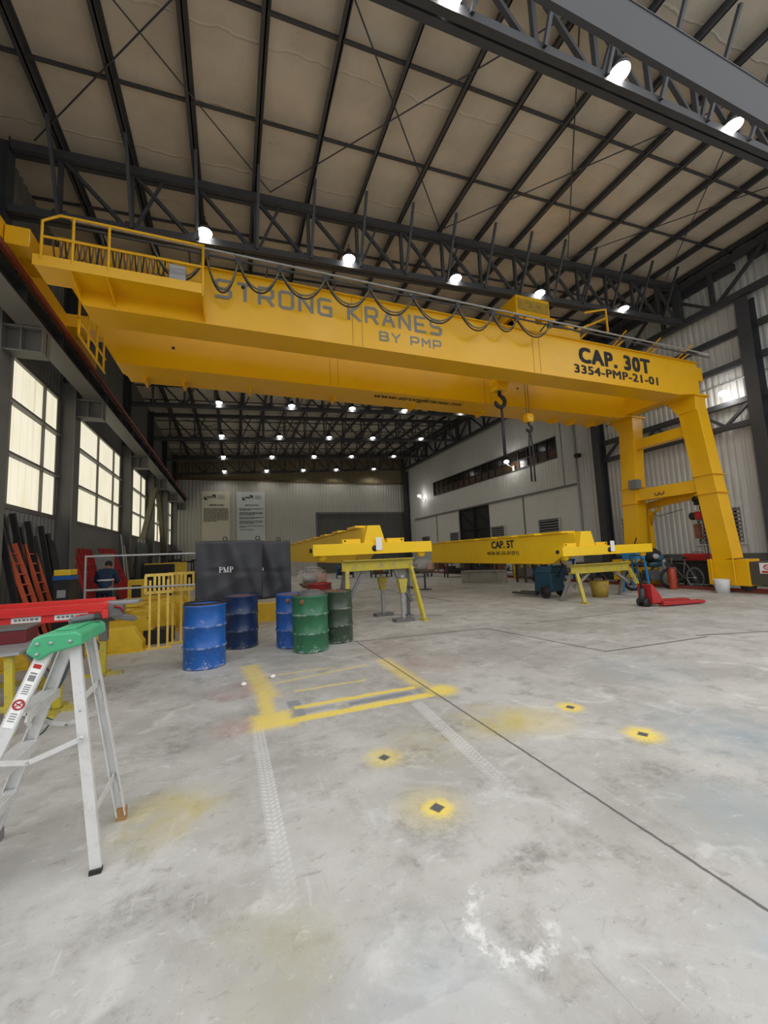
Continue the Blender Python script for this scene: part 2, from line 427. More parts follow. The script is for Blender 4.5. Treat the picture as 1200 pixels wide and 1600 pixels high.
COLY = [-1.0, 4.2, 8.85, 12.5, 18.75, 23.9, 28.7, 33.4]         # left column lines
SILL, HEAD = 2.76, 5.87
w = MB()
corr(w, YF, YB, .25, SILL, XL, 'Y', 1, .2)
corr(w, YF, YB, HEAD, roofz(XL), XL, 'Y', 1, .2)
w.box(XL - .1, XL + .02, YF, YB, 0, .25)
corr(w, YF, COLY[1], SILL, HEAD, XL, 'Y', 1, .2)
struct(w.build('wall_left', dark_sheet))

# right wall: ribbed sheet, flat panel zone, strip window and the row of big doors are cut out
DZ = 4.42
w = MB()
corr(w, YF, 14.3, 1.02, roofz(XR) , XR, 'Y', -1, .19, .045)
corr(w, 14.3, 15.4, DZ, roofz(XR), XR, 'Y', -1, .2)
corr(w, 15.4, 28.7, 7.02, roofz(XR), XR, 'Y', -1, .2, .012)
corr(w, 15.4, 28.7, DZ, 5.95, XR, 'Y', -1, .2, .012)
corr(w, 28.7, YB, DZ, roofz(XR), XR, 'Y', -1, .2, .012)
w.box(XR - .02, XR + .12, 32.5, YB, 0, DZ)
struct(w.build('wall_right', white_sheet))
w = MB(); w.box(XR - .06, XR + .14, YF, 14.3, 0, 1.02)
struct(w.build('baseboard_right', base_grey))
w = MB()
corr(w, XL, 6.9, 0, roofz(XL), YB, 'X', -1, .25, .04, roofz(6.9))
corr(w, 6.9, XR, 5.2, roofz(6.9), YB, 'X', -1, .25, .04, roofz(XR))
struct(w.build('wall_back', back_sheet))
# facade strips either side of the gate and an added unseen wall behind the camera that blocks the low sky
w = MB()
corr(w, XL - 10, XL, 0, 9.5, YF, 'X', -1, .25, .04)
corr(w, XR, XR + 10, 0, 10.5, YF, 'X', -1, .25, .04)
struct(w.build('wall_front', dark_sheet))
w = MB(); corr(w, XL - 14, XR + 14, 0, 7.0, -14.0, 'X', 1, .25, .04)  # added out of view so daylight comes in more steeply
struct(w.build('wall_sky_blocker', dark_sheet))

# ------------------------------------------------------------------ windows
def pane_material(name, col, e):
    m, b = new_mat(name)
    co = objco(); sp = N.nt.nodes.new('ShaderNodeSeparateXYZ'); N.nt.links.new(co, sp.inputs[0]); Y = N(sp.outputs[1])
    n = noise(scaled(co, (1, 1.5, .5)), 1.1, 4); st = (Y * (PI / .31)).sin().abs().step(.13, .04); st2 = noise(scaled(co, (1, 5, .05)), 1.2, 2)
    c = mixc(col, tuple(x * .8 for x in col[:2]) + (col[2] * .62,), n.step(.45, .75) * .6)
    c = mixc(c, (col[0] * .72, col[1] * .66, col[2] * .5), st * .75)
    c = mixc(c, (col[0] * .62, col[1] * .55, col[2] * .4), st2.step(.62, .68) * .5)
    b.inputs['Base Color'].default_value = (.3, .28, .22, 1); N.nt.links.new(c, b.inputs['Emission Color']); b.inputs['Emission Strength'].default_value = e
    b.inputs['Roughness'].default_value = .4
    return m
pane_mat = pane_material('daylit translucent sheet', (1.0, .94, .74), PANE_E)
wn = 0
for i in range(1, len(COLY)):
    y0 = COLY[i] + .1; y1 = (COLY[i + 1] - .1) if i + 1 < len(COLY) else YB
    if y1 - y0 < .3: continue
    wn += 1
    f = MB(); t = .05
    f.box(XL - .06, XL + .05, y0, y1, SILL - .06, SILL + .04); f.box(XL - .06, XL + .05, y0, y1, HEAD - .04, HEAD + .06)
    f.box(XL - .06, XL + .05, y0, y0 + t, SILL, HEAD); f.box(XL - .06, XL + .05, y1 - t, y1, SILL, HEAD)
    fo = struct(f.build('window_%d' % wn, mid_steel))
    for z in (3.78, 4.86): MB().box(XL - .04, XL + .12, y0, y1, z, z + .05).build('transom', mid_steel, fo)
    k = 2 if y1 - y0 < 5.5 else 3
    for j in range(1, k + 1):
        y = y0 + (y1 - y0) * (j - .35) / (k + .2)
        MB().box(XL - .04, XL + .04, y - .018, y + .018, SILL, HEAD).build('mullion', mid_steel, fo)
    MB().box(XL - .05, XL - .02, y0 + .02, y1 - .02, SILL, HEAD).build('pane', pane_mat, fo)

# strip window high on the white wall
glass_dark = M('dark tinted glazing', (0.018, 0.014, 0.010), .12)
amber = M('glazing with painted amber reflections', (0.075, 0.034, 0.010), .25, 0, (0.012, 0.008, 0.005), 1.0, .9)  # broken amber reflections are put into the glazing colour
fw = MB()
for z in (5.93, 6.98): fw.box(XR - .06, XR + .12, 15.4, 28.7, z, z + .07)
fw.box(XR - .06, XR + .12, 15.4, 15.48, 5.95, 7.02); fw.box(XR - .06, XR + .12, 28.62, 28.7, 5.95, 7.02)
fo = struct(fw.build('window_%d' % (wn + 1), blackp))
for k in range(1, 18):
    y = 15.4 + 13.3 * k / 18
    MB().box(XR - .03, XR + .05, y - .03, y + .03, 6.0, 6.98).build('mullion', blackp, fo)
MB().box(XR - .03, XR + .05, 15.45, 28.65, 6.44, 6.49).build('transom', blackp, fo)
MB().box(XR + .02, XR + .04, 15.45, 28.65, 6.46, 7.0).build('pane', glass_dark, fo)
MB().box(XR + .02, XR + .04, 15.45, 28.65, 5.97, 6.46).build('pane', amber, fo)

# big doors under it
dn = 0
def slab(y0, y1, mat, x=XR, handle=False):
    global dn
    dn += 1
    d = MB(); d.box(x + .02, x + .10, y0, y1, .0, DZ + .02)
    o = struct(d.build('door_%d' % dn, mat, bevel=.006))
    MB().box(x - .015, x + .02, y0, y0 + .07, .05, DZ - .06).build('edge_strip', mid_steel if dn != 3 else galv, o)
    return o
slab(14.3, 18.2, plain_white); slab(18.2, 21.5, plain_white); slab(25.1, 28.5, plain_white); slab(28.5, 32.5, plain_white)
# open leaf in the middle: two dark braced gates
for y0, y1 in ((21.5, 23.2), (23.3, 25.1)):
    dn += 1
    d = MB()
    for y in (y0 + .04, y1 - .04): d.beam((XR + .05, y, .0), (XR + .05, y, DZ - .06), .08, .08)
    for z in (.1, 1.5, 2.9, DZ - .1): d.beam((XR + .05, y0, z), (XR + .05, y1, z), .07, .07)
    for z in (.1, 1.5, 2.9): d.beam((XR + .05, y0, z), (XR + .05, y1, z + 1.4), .05, .05)
    o = struct(d.build('door_%d' % dn, blackp))
    MB().box(XR + .09, XR + .12, y0 - .1, y1 + .1, 0, DZ + .02).build('opening_shade', black, o)  # black sheet stands in for the darkness of the open doorway
struct(MB().box(XR - .05, XR + .06, 14.3, 32.5, DZ - .07, DZ + .03).build('trim_1', mid_steel))
struct(MB().tube((XR - .08, 14.25, 1.0), (XR - .08, 14.25, 8.9), .045).build('trim_2', galv))
struct(MB().box(XR - .045, XR - .02, 15.05, 15.10, DZ, 9.0).build('trim_3', mid_steel))
# back wall shutter, its frame and the brown band
dn += 1
d = MB(); corr(d, 6.95, 15.35, 0, 5.15, YB + .06, 'X', -1, .25, .04)
o = struct(d.build('door_%d' % dn, shutter_sheet))
MB().box(6.82, 6.95, YB - .08, YB + .05, 0, 5.2).build('door_frame', mid_steel, o)
MB().box(6.82, 15.4, YB - .08, YB + .05, 5.15, 5.28).build('door_frame', mid_steel, o)
struct(MB().box(XL, XR, YB - .12, YB - .03, 7.87, 8.0).build('trim_4', M('brown weathered band', (.15, .105, .05), .8)))

# ------------------------------------------------------------------ left columns, brackets and runway
def column(y, label, full=True):
    t = thing('steel_column', label, 'column', (-4.0, y, 0), 0, None)
    MB().ibeam((0, 0, .02), (0, 0, 6.35), .42, .40, .025, (1, 0, 0)).box(-.2, .2, -.02, .02, .1, .1).build('shaft', mid_steel, t)
    MB().ibeam((0, 0, 6.35), (0, 0, roofz(-4) - .2), .24, .24, .02, (1, 0, 0)).build('upper_shaft', steel, t)
    MB().box(-.19, .3, -.28, .28, 0, .03).build('base_plate', mid_steel, t)
    b = MB(); b.box(.2, .78, -.16, .16, 5.86, 5.89); b.box(.2, .78, -.16, .16, 5.40, 5.43); b.box(.2, .78, -.015, .015, 5.43, 5.86); b.box(.44, .46, -.15, .15, 5.43, 5.86); b.box(.755, .78, -.15, .15, 5.43, 5.86)
    b.build('bracket', mid_steel, t)
    return t
for i, y in enumerate(COLY[1:], 1):
    lab = {1: 'grey steel column on the left wall nearest the camera, before the first window', 2: 'grey steel column at the left picture edge, before the leaning black bars', 3: 'grey steel column between the two largest daylit windows', 4: 'grey steel column right of the second large window, foot of a diagonal brace',
           5: 'grey steel column where the olive braces meet their top', 6: 'grey steel column with only a thin window strip on each side', 7: 'last grey steel column on the left, in the back corner'}[i]
    column(y, lab)
y0, y1 = YF + .1, YB - .15
t = thing('runway_beam', 'dark grey crane runway beam along the left wall on column brackets', 'beam', (-3.42, 15, 5.9))
b = MB(); 
b.box(-.2, .2, y0 - 15, y1 - 15, 0.0, .03).build('bottom_flange', mid_steel, t)
MB().box(-.16, .16, y0 - 15, y1 - 15, .38, .41).build('top_flange', steel, t)
MB().box(-.012, .012, y0 - 15, y1 - 15, .03, .38).build('web', steel, t)
for k in range(22):
    y = y0 + .8 + k * 1.6 - 15
    if y < y1 - 15: MB().box(.012, .17, y - .008, y + .008, .03, .38).build('stiffener', steel, t)
MB().box(-.04, .04, y0 - 15, y1 - 15, .41, .48).build('crane_rail', steel, t)
k = 0
ys = [y0, 4.6, 9.6, 16.5, 23.5, y1]
for a, b_ in zip(ys[:-1], ys[1:]):
    o = MB().box(-3.19, -3.13, a + .03, b_ - .03, 6.24, 6.33).build('conductor_rail', rail_red)
    # hung on the flange by small brackets
    h = MB()
    for j in range(4):
        yy = a + (b_ - a) * (j + .5) / 4
        h.box(-3.27, -3.14, yy - .02, yy + .02, 6.29, 6.315)
    h.build('bracket', steel, o)
    tag(o, 'rust red conductor rail length along the runway, %s going back' % ORD[k], 'rail', 'conductor rail lengths'); k += 1

# olive diagonal wall braces
for n, (a, b_) in enumerate((((-3.72, 18.95, .9), (-3.72, 23.5, 5.35)), ((-3.72, 27.6, .9), (-3.72, 24.4, 5.3)))):
    o = MB().ibeam(a, b_, .22, .2, .02).build('wall_brace', olive)
    tag(o, ('olive steel diagonal brace leaning across the third window', 'olive steel diagonal brace across the fourth window, farther one')[n], 'brace')

# ------------------------------------------------------------------ roof trusses
TY = [3.9, 8.8, 13.0, 18.75, 23.85, 28.75, 33.5]
PX = [-3.1 + 1.21 * k for k in range(16)]
PX = [x for x in PX if x < 15.2]
def ztop(x): return 9.66 + RS * x
def zbot(x): return 8.36 + RS * x
TL, TR = -3.85, 14.85
truss_lab = ['dark steel roof truss nearest the camera, at the upper right', 'dark steel roof truss just above the yellow gantry crane', 'dark steel roof truss hidden mostly behind the yellow crane girders', 'dark steel roof truss first seen below the crane girders', 'dark steel roof truss second seen below the crane girders', 'dark steel roof truss third seen below the crane, last but one', 'dark steel roof truss right in front of the back wall']
def truss():
    t = thing('roof_truss', truss_lab[0], 'truss', (0, 0, 0), 0, 'roof trusses')
    def chord(nm, z, d):
        m = MB()
        for s in (-1, 1): m.angle((TL, s * .07, z(TL)), (TR, s * .07, z(TR)), .12, .02) if False else m.beam((TL, s * .065, z(TL)), (TR, s * .065, z(TR)), .10, d)
        m.build(nm, steel, t)
    chord('top_chord', ztop, .17); chord('bottom_chord', zbot, .15)
    MB().beam((TR + .05, 0, zbot(TR) - .1), (TR + .05, 0, ztop(TR) + .1), .22, .22).build('end_post', steel, t)
    for i, x in enumerate(PX):
        if x > TR - .2: continue
        MB().beam((x, 0, zbot(x)), (x, 0, ztop(x)), .075, .075).build('web_post', steel, t)
        nx = PX[i + 1] if i + 1 < len(PX) else TR
        nx = min(nx, TR - .05)
        if i % 2 == 0 or True:
            MB().beam((x + .05, .0, ztop(x) - .05), (nx - .1, .0, zbot(nx) + .06), .07, .07).build('web_diagonal', steel, t)
        if i % 2 == 1:
            MB().beam((x + .05, 0, zbot(x) + .05), (x + .55, 0, ztop(x + .55) - .05), .05, .05).build('web_strut', steel, t)
        MB().box(x - .12, x + .12, -.008, .008, zbot(x) - .02, zbot(x) + .2).build('gusset', steel, t)
        MB().beam((x + .03, -.78, ztop(x) + .10), (x + .03, -.14, zbot(x) - .02), .055, .055).build('knee_brace', steel, t)
    return t
T0 = truss(); T0.location.y = TY[0]
for k in range(1, 7):
    c = copy_tree(T0); c.location.y = TY[k]; c['label'] = truss_lab[k]

# purlins, sag rods, bracing
for k, x in enumerate(PX):
    z = roofz(x) - .11
    o = MB()
    o.box(x - .012, x + .012, YF + .1, YB - .1, z - .10, z + .10); o.box(x - .012, x + .075, YF + .1, YB - .1, z + .085, z + .10); o.box(x - .075, x + .012, YF + .1, YB - .1, z - .10, z - .085)
    o = o.build('roof_purlin', steel)
    tag(o, 'dark steel purlin running away under the roof, %s from the left wall' % ORD[k], 'purlin', 'roof purlins')
bays = [(-.6, TY[0])] + list(zip(TY[:-1], TY[1:]))
bn = ['before the nearest truss', 'above the yellow crane', 'behind the truss above the crane', 'before the first truss under the crane', 'before the second truss under the crane', 'before the third truss under the crane', 'before the last truss']
for k, (a, b_) in enumerate(bays):
    for j in (0, 1):
        if k == 0 and j == 0: continue
        y = a + (b_ - a) * (.34, .68)[j]
        o = MB().beam((XL + .1, y, roofz(XL) - .14), (XR - .1, y, roofz(XR) - .14), .05, .05)
        o = o.build('sag_rod', steel)
        tag(o, 'thin roof sag strut %s, %s of two' % (bn[k], ('nearer', 'farther')[j]), 'strut', 'roof sag struts')
pan = [(-3.5, .85), (.85, 5.3), (5.3, 9.8), (9.8, 14.3)]
pn = ['leftmost', 'second from left', 'third from left', 'rightmost']
for k in (1, 3, 5):
    a, b_ = bays[k]
    for q, (xa, xb) in enumerate(pan):
        for s in (0, 1):
            x0, x1 = (xa, xb) if s == 0 else (xb, xa)
            z = -.2 - .02 * s
            o = MB().tube((x0, a + .1, roofz(x0) + z), (x1, b_ - .1, roofz(x1) + z), .014, 6).build('bracing_rod', steel)
            tag(o, 'thin roof rod %s, %s cross, %s' % ({1: 'above the crane', 3: 'before the first truss', 5: 'before the third truss'}[k], pn[q], ('far end right', 'far end left')[s]), 'rod', 'roof bracing rods')

# right-hand longitudinal truss under the roof edge
xr = 15.02
t = thing('eaves_truss', 'dark steel lattice truss running back along the top of the right wall', 'truss', (xr, 15, 9.1))
MB().beam((0, YF + .3 - 15, .05), (0, YB - .3 - 15, .05), .2, .2).build('bottom_chord', steel, t)
MB().beam((0, YF + .3 - 15, 1.33), (0, YB - .3 - 15, 1.33), .2, .2).build('top_chord', steel, t)
yy = YF + .5; s = 0
while yy < YB - 2:
    MB().beam((0, yy - 15, .1), (0, yy - 15, 1.3), .12, .12).build('web_post', steel, t)
    a, b_ = (.1, 1.25) if s else (1.25, .1)
    MB().beam((0, yy + .1 - 15, a), (0, yy + 1.5 - 15, b_), .09, .09).build('web_diagonal', steel, t)
    yy += 1.63; s = 1 - s
# right wall columns
for y, lab in ((7.0, 'dark steel column on the right wall behind the gantry leg, nearer one'), (12.75, 'dark steel column on the right wall between ribbed sheet and white doors'), (33.6, 'dark steel column in the far right corner of the hall')):
    t = thing('wall_column', lab, 'column', (15.1, y, 0))
    MB().ibeam((0, 0, .03), (0, 0, 8.98), .34, .40, .025, (1, 0, 0)).build('shaft', steel, t)
    MB().box(-.22, .2, -.22, .22, 0, .03).build('base_plate', steel, t)
# girts on the near right wall
gi = 0
for z, h in ((10.25, .2), (8.1, .18), (7.1, .18)):
    for a, b_ in ((YF + .1, 6.8), (7.2, 12.55)):
        o = MB().beam((15.24, a, z), (15.24, b_, z), .16, h).build('wall_girt', steel)
        tag(o, 'dark horizontal girt on the near right wall, %s one, %s the nearer column' % (('top', 'middle', 'lowest')[gi // 2], ('before', 'behind')[gi % 2]), 'girt', 'right wall girts'); gi += 1
for a, b_, lab in ((YF + .1, 6.8, 'dark lattice girder across the right wall, bay nearer than the gantry leg'), (7.2, 12.55, 'dark lattice girder across the right wall between its two columns')):
    t = thing('wall_girder', lab, 'girder', (15.18, (a + b_) / 2, 5.1))
    L = (b_ - a) / 2
    MB().beam((0, -L, .75), (0, L, .75), .16, .17).build('top_chord', steel, t)
    MB().beam((0, -L, 0), (0, L, 0), .16, .17).build('bottom_chord', steel, t)
    n = int(2 * L / .75)
    for q in range(n):
        u0 = -L + 2 * L * q / n; u1 = -L + 2 * L * (q + 1) / n
        MB().beam((0, u0, .05 if q % 2 else .7), (0, u1, .7 if q % 2 else .05), .09, .09).build('web_diagonal', steel, t)
tag(MB().tube((15.33, 4, 6.62), (15.33, 12.5, 6.62), .018, 8).build('wall_conduit', galv), 'thin pale conduit along the right wall under the lowest girt', 'conduit')

# grey girder across the top right corner
t = thing('header_girder', 'broad blue grey steel girder crossing the upper right corner', 'girder', (5.6, 2.95, 7.45))
MB().box(-9.3, 9.3, -.13, -.09, 0, .68).build('web', beam_grey, t)
MB().box(-9.3, 9.3, -.14, -.07, .68, .70).build('top_flange', beam_grey, t)
MB().box(-9.3, 9.3, -.14, -.07, -.02, 0).build('bottom_flange', beam_grey, t)

# ------------------------------------------------------------------ lamps
lamp_glow = emit('lamp lens', (1.0, .985, .95), 30.0)
def lamp():
    t = thing('high_bay_lamp', 'x', 'lamp', (0, 0, 0), 0, None)
    MB().lathe([(0, .02), (.13, .02), (.15, .06), (.15, .10), (.09, .14), (.06, .24), (0, .24)], n=20).build('housing', blackp, t)
    MB().lathe([(0, -.025), (.08, -.02), (.14, 0), (.145, .019), (0, .019)], n=20).build('lens', lamp_glow, t)
    MB().tube((0, 0, .24), (0, 0, .40), .012, 6).build('hook', steel, t)
    return t
LX = [-.51, 2.68, 5.66, 8.5, 11.95]
tl = ['the truss nearest the camera', 'the truss above the crane', '', 'the first truss seen under the crane', 'the second truss seen under the crane', 'the third truss seen under the crane', 'the truss at the back wall']
LP = ['leftmost', 'second from left', 'middle', 'fourth from left', 'rightmost']
proto = None
lamp_d = bpy.data.lights.new('lamp_light', 'SPOT'); lamp_d.energy = LAMP_W; lamp_d.spot_size = 2.5; lamp_d.spot_blend = .6; lamp_d.shadow_soft_size = .14; lamp_d.color = (1, .93, .82)
for k, y in enumerate(TY):
    if k == 2: continue
    for j, x in enumerate(LX):
        if proto is None: o = proto = lamp()
        else: o = copy_tree(proto)
        o.location = (x, y - .16, 8.47 + .05 * x)
        tag(o, 'glowing lamp under %s, %s of its row' % (tl[k], LP[j]), 'lamp', 'high bay lamps')
        l = bpy.data.objects.new('lamp_light', lamp_d); COL.objects.link(l)
        l.parent = o; l.location = (0, 0, -.06)
wl = bpy.data.lights.new('wall_lamp_light', 'POINT'); wl.energy = 12; wl.shadow_soft_size = .08; wl.color = (1, .97, .92)
for (y, z), lab in (((7.75, 6.15), 'glowing wall lamp above the lattice girder right of the gantry leg'), ((18.75, 6.45), 'glowing wall lamp on an arm in front of the strip window'), ((30.4, 6.2), 'glowing wall lamp by the far right corner column')):
    t = thing('wall_lamp', lab, 'lamp', (XR - .02, y, z))
    MB().tube((-.03, 0, -.35), (-.45, 0, -.12), .018, 8).tube((-.45, 0, -.12), (-.5, 0, -.02), .02, 8).box(-.05, 0, -.08, .08, -.5, -.2).build('arm', white, t)
    MB().blob((-.5, 0, .02), .14, .14, .09).build('lens', lamp_glow, t)
    l = bpy.data.objects.new('wall_lamp_light', wl); COL.objects.link(l); l.parent = t; l.location = (-.5, 0, -.2)

# ------------------------------------------------------------------ lettering
def text_mesh(s, size, bold=0.0, xs=1.0, shear=0.0, spacing=1.0):
    cu = bpy.data.curves.new('lettering', 'FONT'); cu.body = s; cu.size = size; cu.extrude = .0004 if bold else .002; cu.shear = shear; cu.space_character = spacing
    cu.resolution_u = 3
    ob = bpy.data.objects.new('lettering', cu); COL.objects.link(ob)
    dg = bpy.context.evaluated_depsgraph_get()
    me = bpy.data.meshes.new_from_object(ob.evaluated_get(dg))
    bpy.data.objects.remove(ob)
    for v in me.vertices: v.co.x *= xs
    if bold:
        vs = [v.co.copy() for v in me.vertices]; fs = [tuple(p.vertices) for p in me.polygons]; n = len(vs)
        av, af = [], []
        for k, (dx, dy) in enumerate(((-1, -1), (1, -1), (1, 1), (-1, 1), (0, 0))):
            av += [(v.x + dx * bold, v.y + dy * bold * .7, v.z + .0005 * k) for v in vs]; af += [tuple(i + k * n for i in f) for f in fs]
        me = bpy.data.meshes.new('lettering'); me.from_pydata(av, [], af)
    return me
def put_text(me, p, right, up, mat, parent, width=None, height=None, name='lettering'):
    xs = [v.co.x for v in me.vertices]; ys = [v.co.y for v in me.vertices]
    sx = width / (max(xs) - min(xs)) if width else 1; sy = height / (max(ys) - min(ys)) if height else sx
    r = Vector(right); u = Vector(up); n = r.cross(u)
    x0, yb = min(xs), min(ys)
    for v in me.vertices:
        v.co = Vector(p) + r * ((v.co.x - x0) * sx) + u * ((v.co.y - yb) * sy) + n * (v.co.z + .003)
    me.materials.clear(); me.materials.append(mat)
    o = bpy.data.objects.new(name, me); COL.objects.link(o); o.parent = parent
    return o
STROKES = {
    'S': [[(.8, 1), (.12, 1), (0, .88), (0, .62), (.12, .5), (.68, .5), (.8, .38), (.8, .12), (.68, 0), (0, 0)]],
    'T': [[(0, 1), (.8, 1)], [(.4, 1), (.4, 0)]], 'R': [[(0, 0), (0, 1), (.68, 1), (.8, .88), (.8, .55), (.68, .43), (0, .43)], [(.38, .43), (.8, 0)]],
    'O': [[(.12, 0), (0, .12), (0, .88), (.12, 1), (.68, 1), (.8, .88), (.8, .12), (.68, 0), (.12, 0)]], 'N': [[(0, 0), (0, 1), (.8, 0), (.8, 1)]],
    'G': [[(.8, 1), (.12, 1), (0, .88), (0, .12), (.12, 0), (.8, 0), (.8, .5), (.42, .5)]], 'K': [[(0, 1), (0, 0)], [(.76, 1), (.1, .5), (.8, 0)]],
    'A': [[(0, 0), (.4, 1), (.8, 0)], [(.17, .34), (.63, .34)]], 'E': [[(.78, 1), (0, 1), (0, 0), (.78, 0)], [(0, .5), (.66, .5)]],
    'B': [[(0, 0), (0, 1), (.66, 1), (.76, .9), (.76, .6), (.66, .5), (0, .5)], [(.66, .5), (.8, .4), (.8, .1), (.7, 0), (0, 0)]], 'Y': [[(0, 1), (.4, .48), (.8, 1)], [(.4, .48), (.4, 0)]],
    'P': [[(0, 0), (0, 1), (.68, 1), (.8, .88), (.8, .52), (.68, .4), (0, .4)]], 'M': [[(0, 0), (0, 1), (.4, .45), (.8, 1), (.8, 0)]]}
def stroke_text(s, x0, x1, z0, z1, y, sw, parent, mat):
    """block capitals painted on a face looking towards -Y"""
    n = sum(.62 if c == ' ' else 1 for c in s)
    adv = (x1 - x0) / (n - .2); H = z1 - z0; x = x0
    for c in s:
        if c == ' ': x += adv * .62; continue
        m = MB(); lay = 0
        for st in STROKES[c]:
            pts = [Vector((x + a * adv + sw * .5 * (1 if a < .4 else -1 if a > .4 else 0), y, z0 + sw / 2 + b * (H - sw))) for a, b in st]
            for p, q in zip(pts[:-1], pts[1:]):
                d = (q - p).normalized() * (sw * .28)
                o_ = Vector((0, -.0012 * lay, 0)); lay += 1                 # each brush stroke lies over the one before
                m.beam(p - d + o_, q + d + o_, sw, .006, (0, -1, 0))
        m.build('lettering', mat, parent)
        x += adv

# ------------------------------------------------------------------ the gantry crane
GY0, GY1 = 7.5, 8.06
HY0, HY1 = 9.56, 10.14
GZ0, GZ1 = 5.77, 6.83
GX0, GX1 = -2.62, 13.25
crane = thing('gantry_crane', 'long yellow double-girder gantry crane spanning the whole hall', 'crane', (0, 0, 0))
def girder(y0, y1):
    m = MB()
    poly = [(GX0, GZ1), (GX0, GZ1 - .45), (GX0 + .35, GZ0), (GX1 - .9, GZ0), (GX1, GZ0 + .12), (GX1, GZ1)]
    m.prism(poly, y0, y1, 'Y')
    g = m.build('girder', crane_yellow, crane, bevel=.008)
    MB().box(GX0, GX1 + .02, y0 - .05, y1 + .05, GZ1 - .0, GZ1 + .025).build('top_flange', crane_yellow, g)
    MB().box(GX0 + .4, GX1 - .95, y0 - .03, y1 + .03, GZ0 - .02, GZ0).build('bottom_flange', crane_yellow, g)
    for x in (2.35, 7.0):
        MB().box(x - .004, x + .004, y0 - .004, y0, GZ0, GZ1).build('splice_seam', M('rusty seam', (.30, .13, .01), .7), g)
        MB().box(x + .2, x + .208, y0 - .004, y0, GZ0, GZ1).build('splice_seam', M('rusty seam', (.30, .13, .01), .7), g)
    MB().box(1.6, 7.9, (y0 + y1) / 2 - .03, (y0 + y1) / 2 + .03, GZ1 + .025, GZ1 + .08).build('trolley_rail', steel, g)
    return g
g1 = girder(GY0, GY1); g2 = girder(HY0, HY1)
for g, pts, y in ((g1, ((.22, 6.60),), GY0), (g2, ((-1.2, 6.25), (8.2, 6.35)), HY0)):
    for x, z in pts: MB().lathe([(0, -.006), (.035, -.006), (.035, .0)], (x, y, z), 14, 'Y').build('bolt_hole', black, g)
stroke_text('STRONG KRANES', -.28, 4.45, 6.30, 6.69, GY0, .062, g1, grey_ink)
stroke_text('BY PMP', 2.93, 4.42, 5.97, 6.19, GY0, .040, g1, grey_ink)
put_text(text_mesh('CAP. 30T', .5, .026, spacing=1.14), (8.5, GY0, 6.24), (1, 0, 0), (0, 0, 1), ink, g1, 2.68, .44)
put_text(text_mesh('3354-PMP-21-01', .25, .009, spacing=1.08), (8.3, GY0, 5.94), (1, 0, 0), (0, 0, 1), ink, g1, 3.14, .24)
put_text(text_mesh('www.strongkranes.mx', .3, .006, 1.0, .25), (3.62, 9.99, GZ0 - .02), (1, 0, 0), (0, -1, 0), ink, g2, 2.75, .32)
# brackets under the rear girder
for x in (-1.85, -1.05, .45, 2.6, 4.95, 7.3, 9.1, 10.2, 11.0, 11.9):
    b = MB(); b.box(x - .05, x + .05, HY1 - .02, HY1 + .38, GZ0 - .05, GZ0 - .0); b.box(x - .02, x + .02, HY1, HY1 + .36, GZ0 - .12, GZ0 - .05)
    b.build('walkway_bracket', crane_yellow, crane)
MB().box(-2.2, 12.4, HY1 + .02, HY1 + .40, GZ0, GZ0 + .03).build('rear_walkway', crane_yellow, crane)
# end ties between the girders
MB().box(GX1 - .55, GX1 - .1, GY1, HY0, GZ0 + .12, GZ1 - .15).build('end_tie', crane_yellow, crane, bevel=.006)
MB().box(GX1, GX1 + .28, GY0 + .03, GY0 + .35, GZ1 - .5, GZ1 - .08).build('end_box', crane_yellow, crane, bevel=.006)
# left end truck on the runway
e = MB().box(-3.44, -3.18, 6.1, 11.6, 6.42, 6.72).build('end_truck', crane_yellow, crane, bevel=.008)
for y in (6.35, 11.3): MB().lathe([(0, -.06), (.13, -.06), (.13, -.08), (.15, -.08), (.15, .06), (0, .06)], (-3.42, y, 6.50), 18, 'X').build('wheel', steel, e)
for a, b_ in ((GY0, GY1), (HY0, HY1)): MB().box(-3.18, GX0 + .1, a + .02, b_ - .02, 6.45, 6.72).build('end_joint', crane_yellow, crane)
MB().box(-3.17, -2.86, 7.12, 7.42, 6.36, 6.66).build('motor_box', crane_yellow, crane, bevel=.01)
# inspection platform with guard rail
p = MB().box(-2.76, -.44, 6.98, 7.5, 6.03, 6.07).build('platform', crane_yellow, crane)
MB().box(-2.76, -.44, 6.97, 6.99, 6.0, 6.17).build('toe_board', crane_yellow, p)
for x in (-2.3, -1.82):
    MB().prism([(6.99, 6.03), (7.5, 6.03), (7.5, 5.82)], x - .01, x + .01, 'X').build('gusset', crane_yellow, p)
MB().prism([(6.99, 6.07), (6.99, 6.0), (7.5, 5.78), (7.5, 6.03)], -.45, -.43, 'X').build('gusset', crane_yellow, p)
r = MB()
r.path([(-2.66, 6.98, 6.10), (-2.66, 6.98, 6.73), (-2.44, 6.98, 6.87), (-.44, 6.98, 6.87)], .022)
r.path([(-.44, 6.98, 6.89), (-.44, 6.98, 5.95)], .022)
r.build('guard_rail', crane_yellow, p)
MB().tube((-2.66, 6.98, 6.48), (-.44, 6.98, 6.48), .02).build('mid_rail', crane_yellow, p)
for x in (-2.27, -1.80): MB().tube((x, 6.98, 6.10), (x, 6.98, 6.87), .02).build('rail_post', crane_yellow, p)
# cabinet, hoses and cables stored on the platform
MB().box(-.98, -.72, 7.14, 7.32, 6.07, 6.55).build('control_box', galv, p, bevel=.01)
for k in range(20):
    x = -2.55 + k * .08
    d = random.uniform(.28, .44)
    pts = [(x + .07 * math.sin(a) * (1 if q < 5 else 1), 7.24 + .02 * (k % 2), 6.66 - d * math.sin(PI * q / 8)) for q in range(9) for a in [(q - 4) / 4 * 1.3]]
    MB().path(pts, .013, 6).build('stored_cable', (rust, olive, blackp, olive)[k % 4], p)
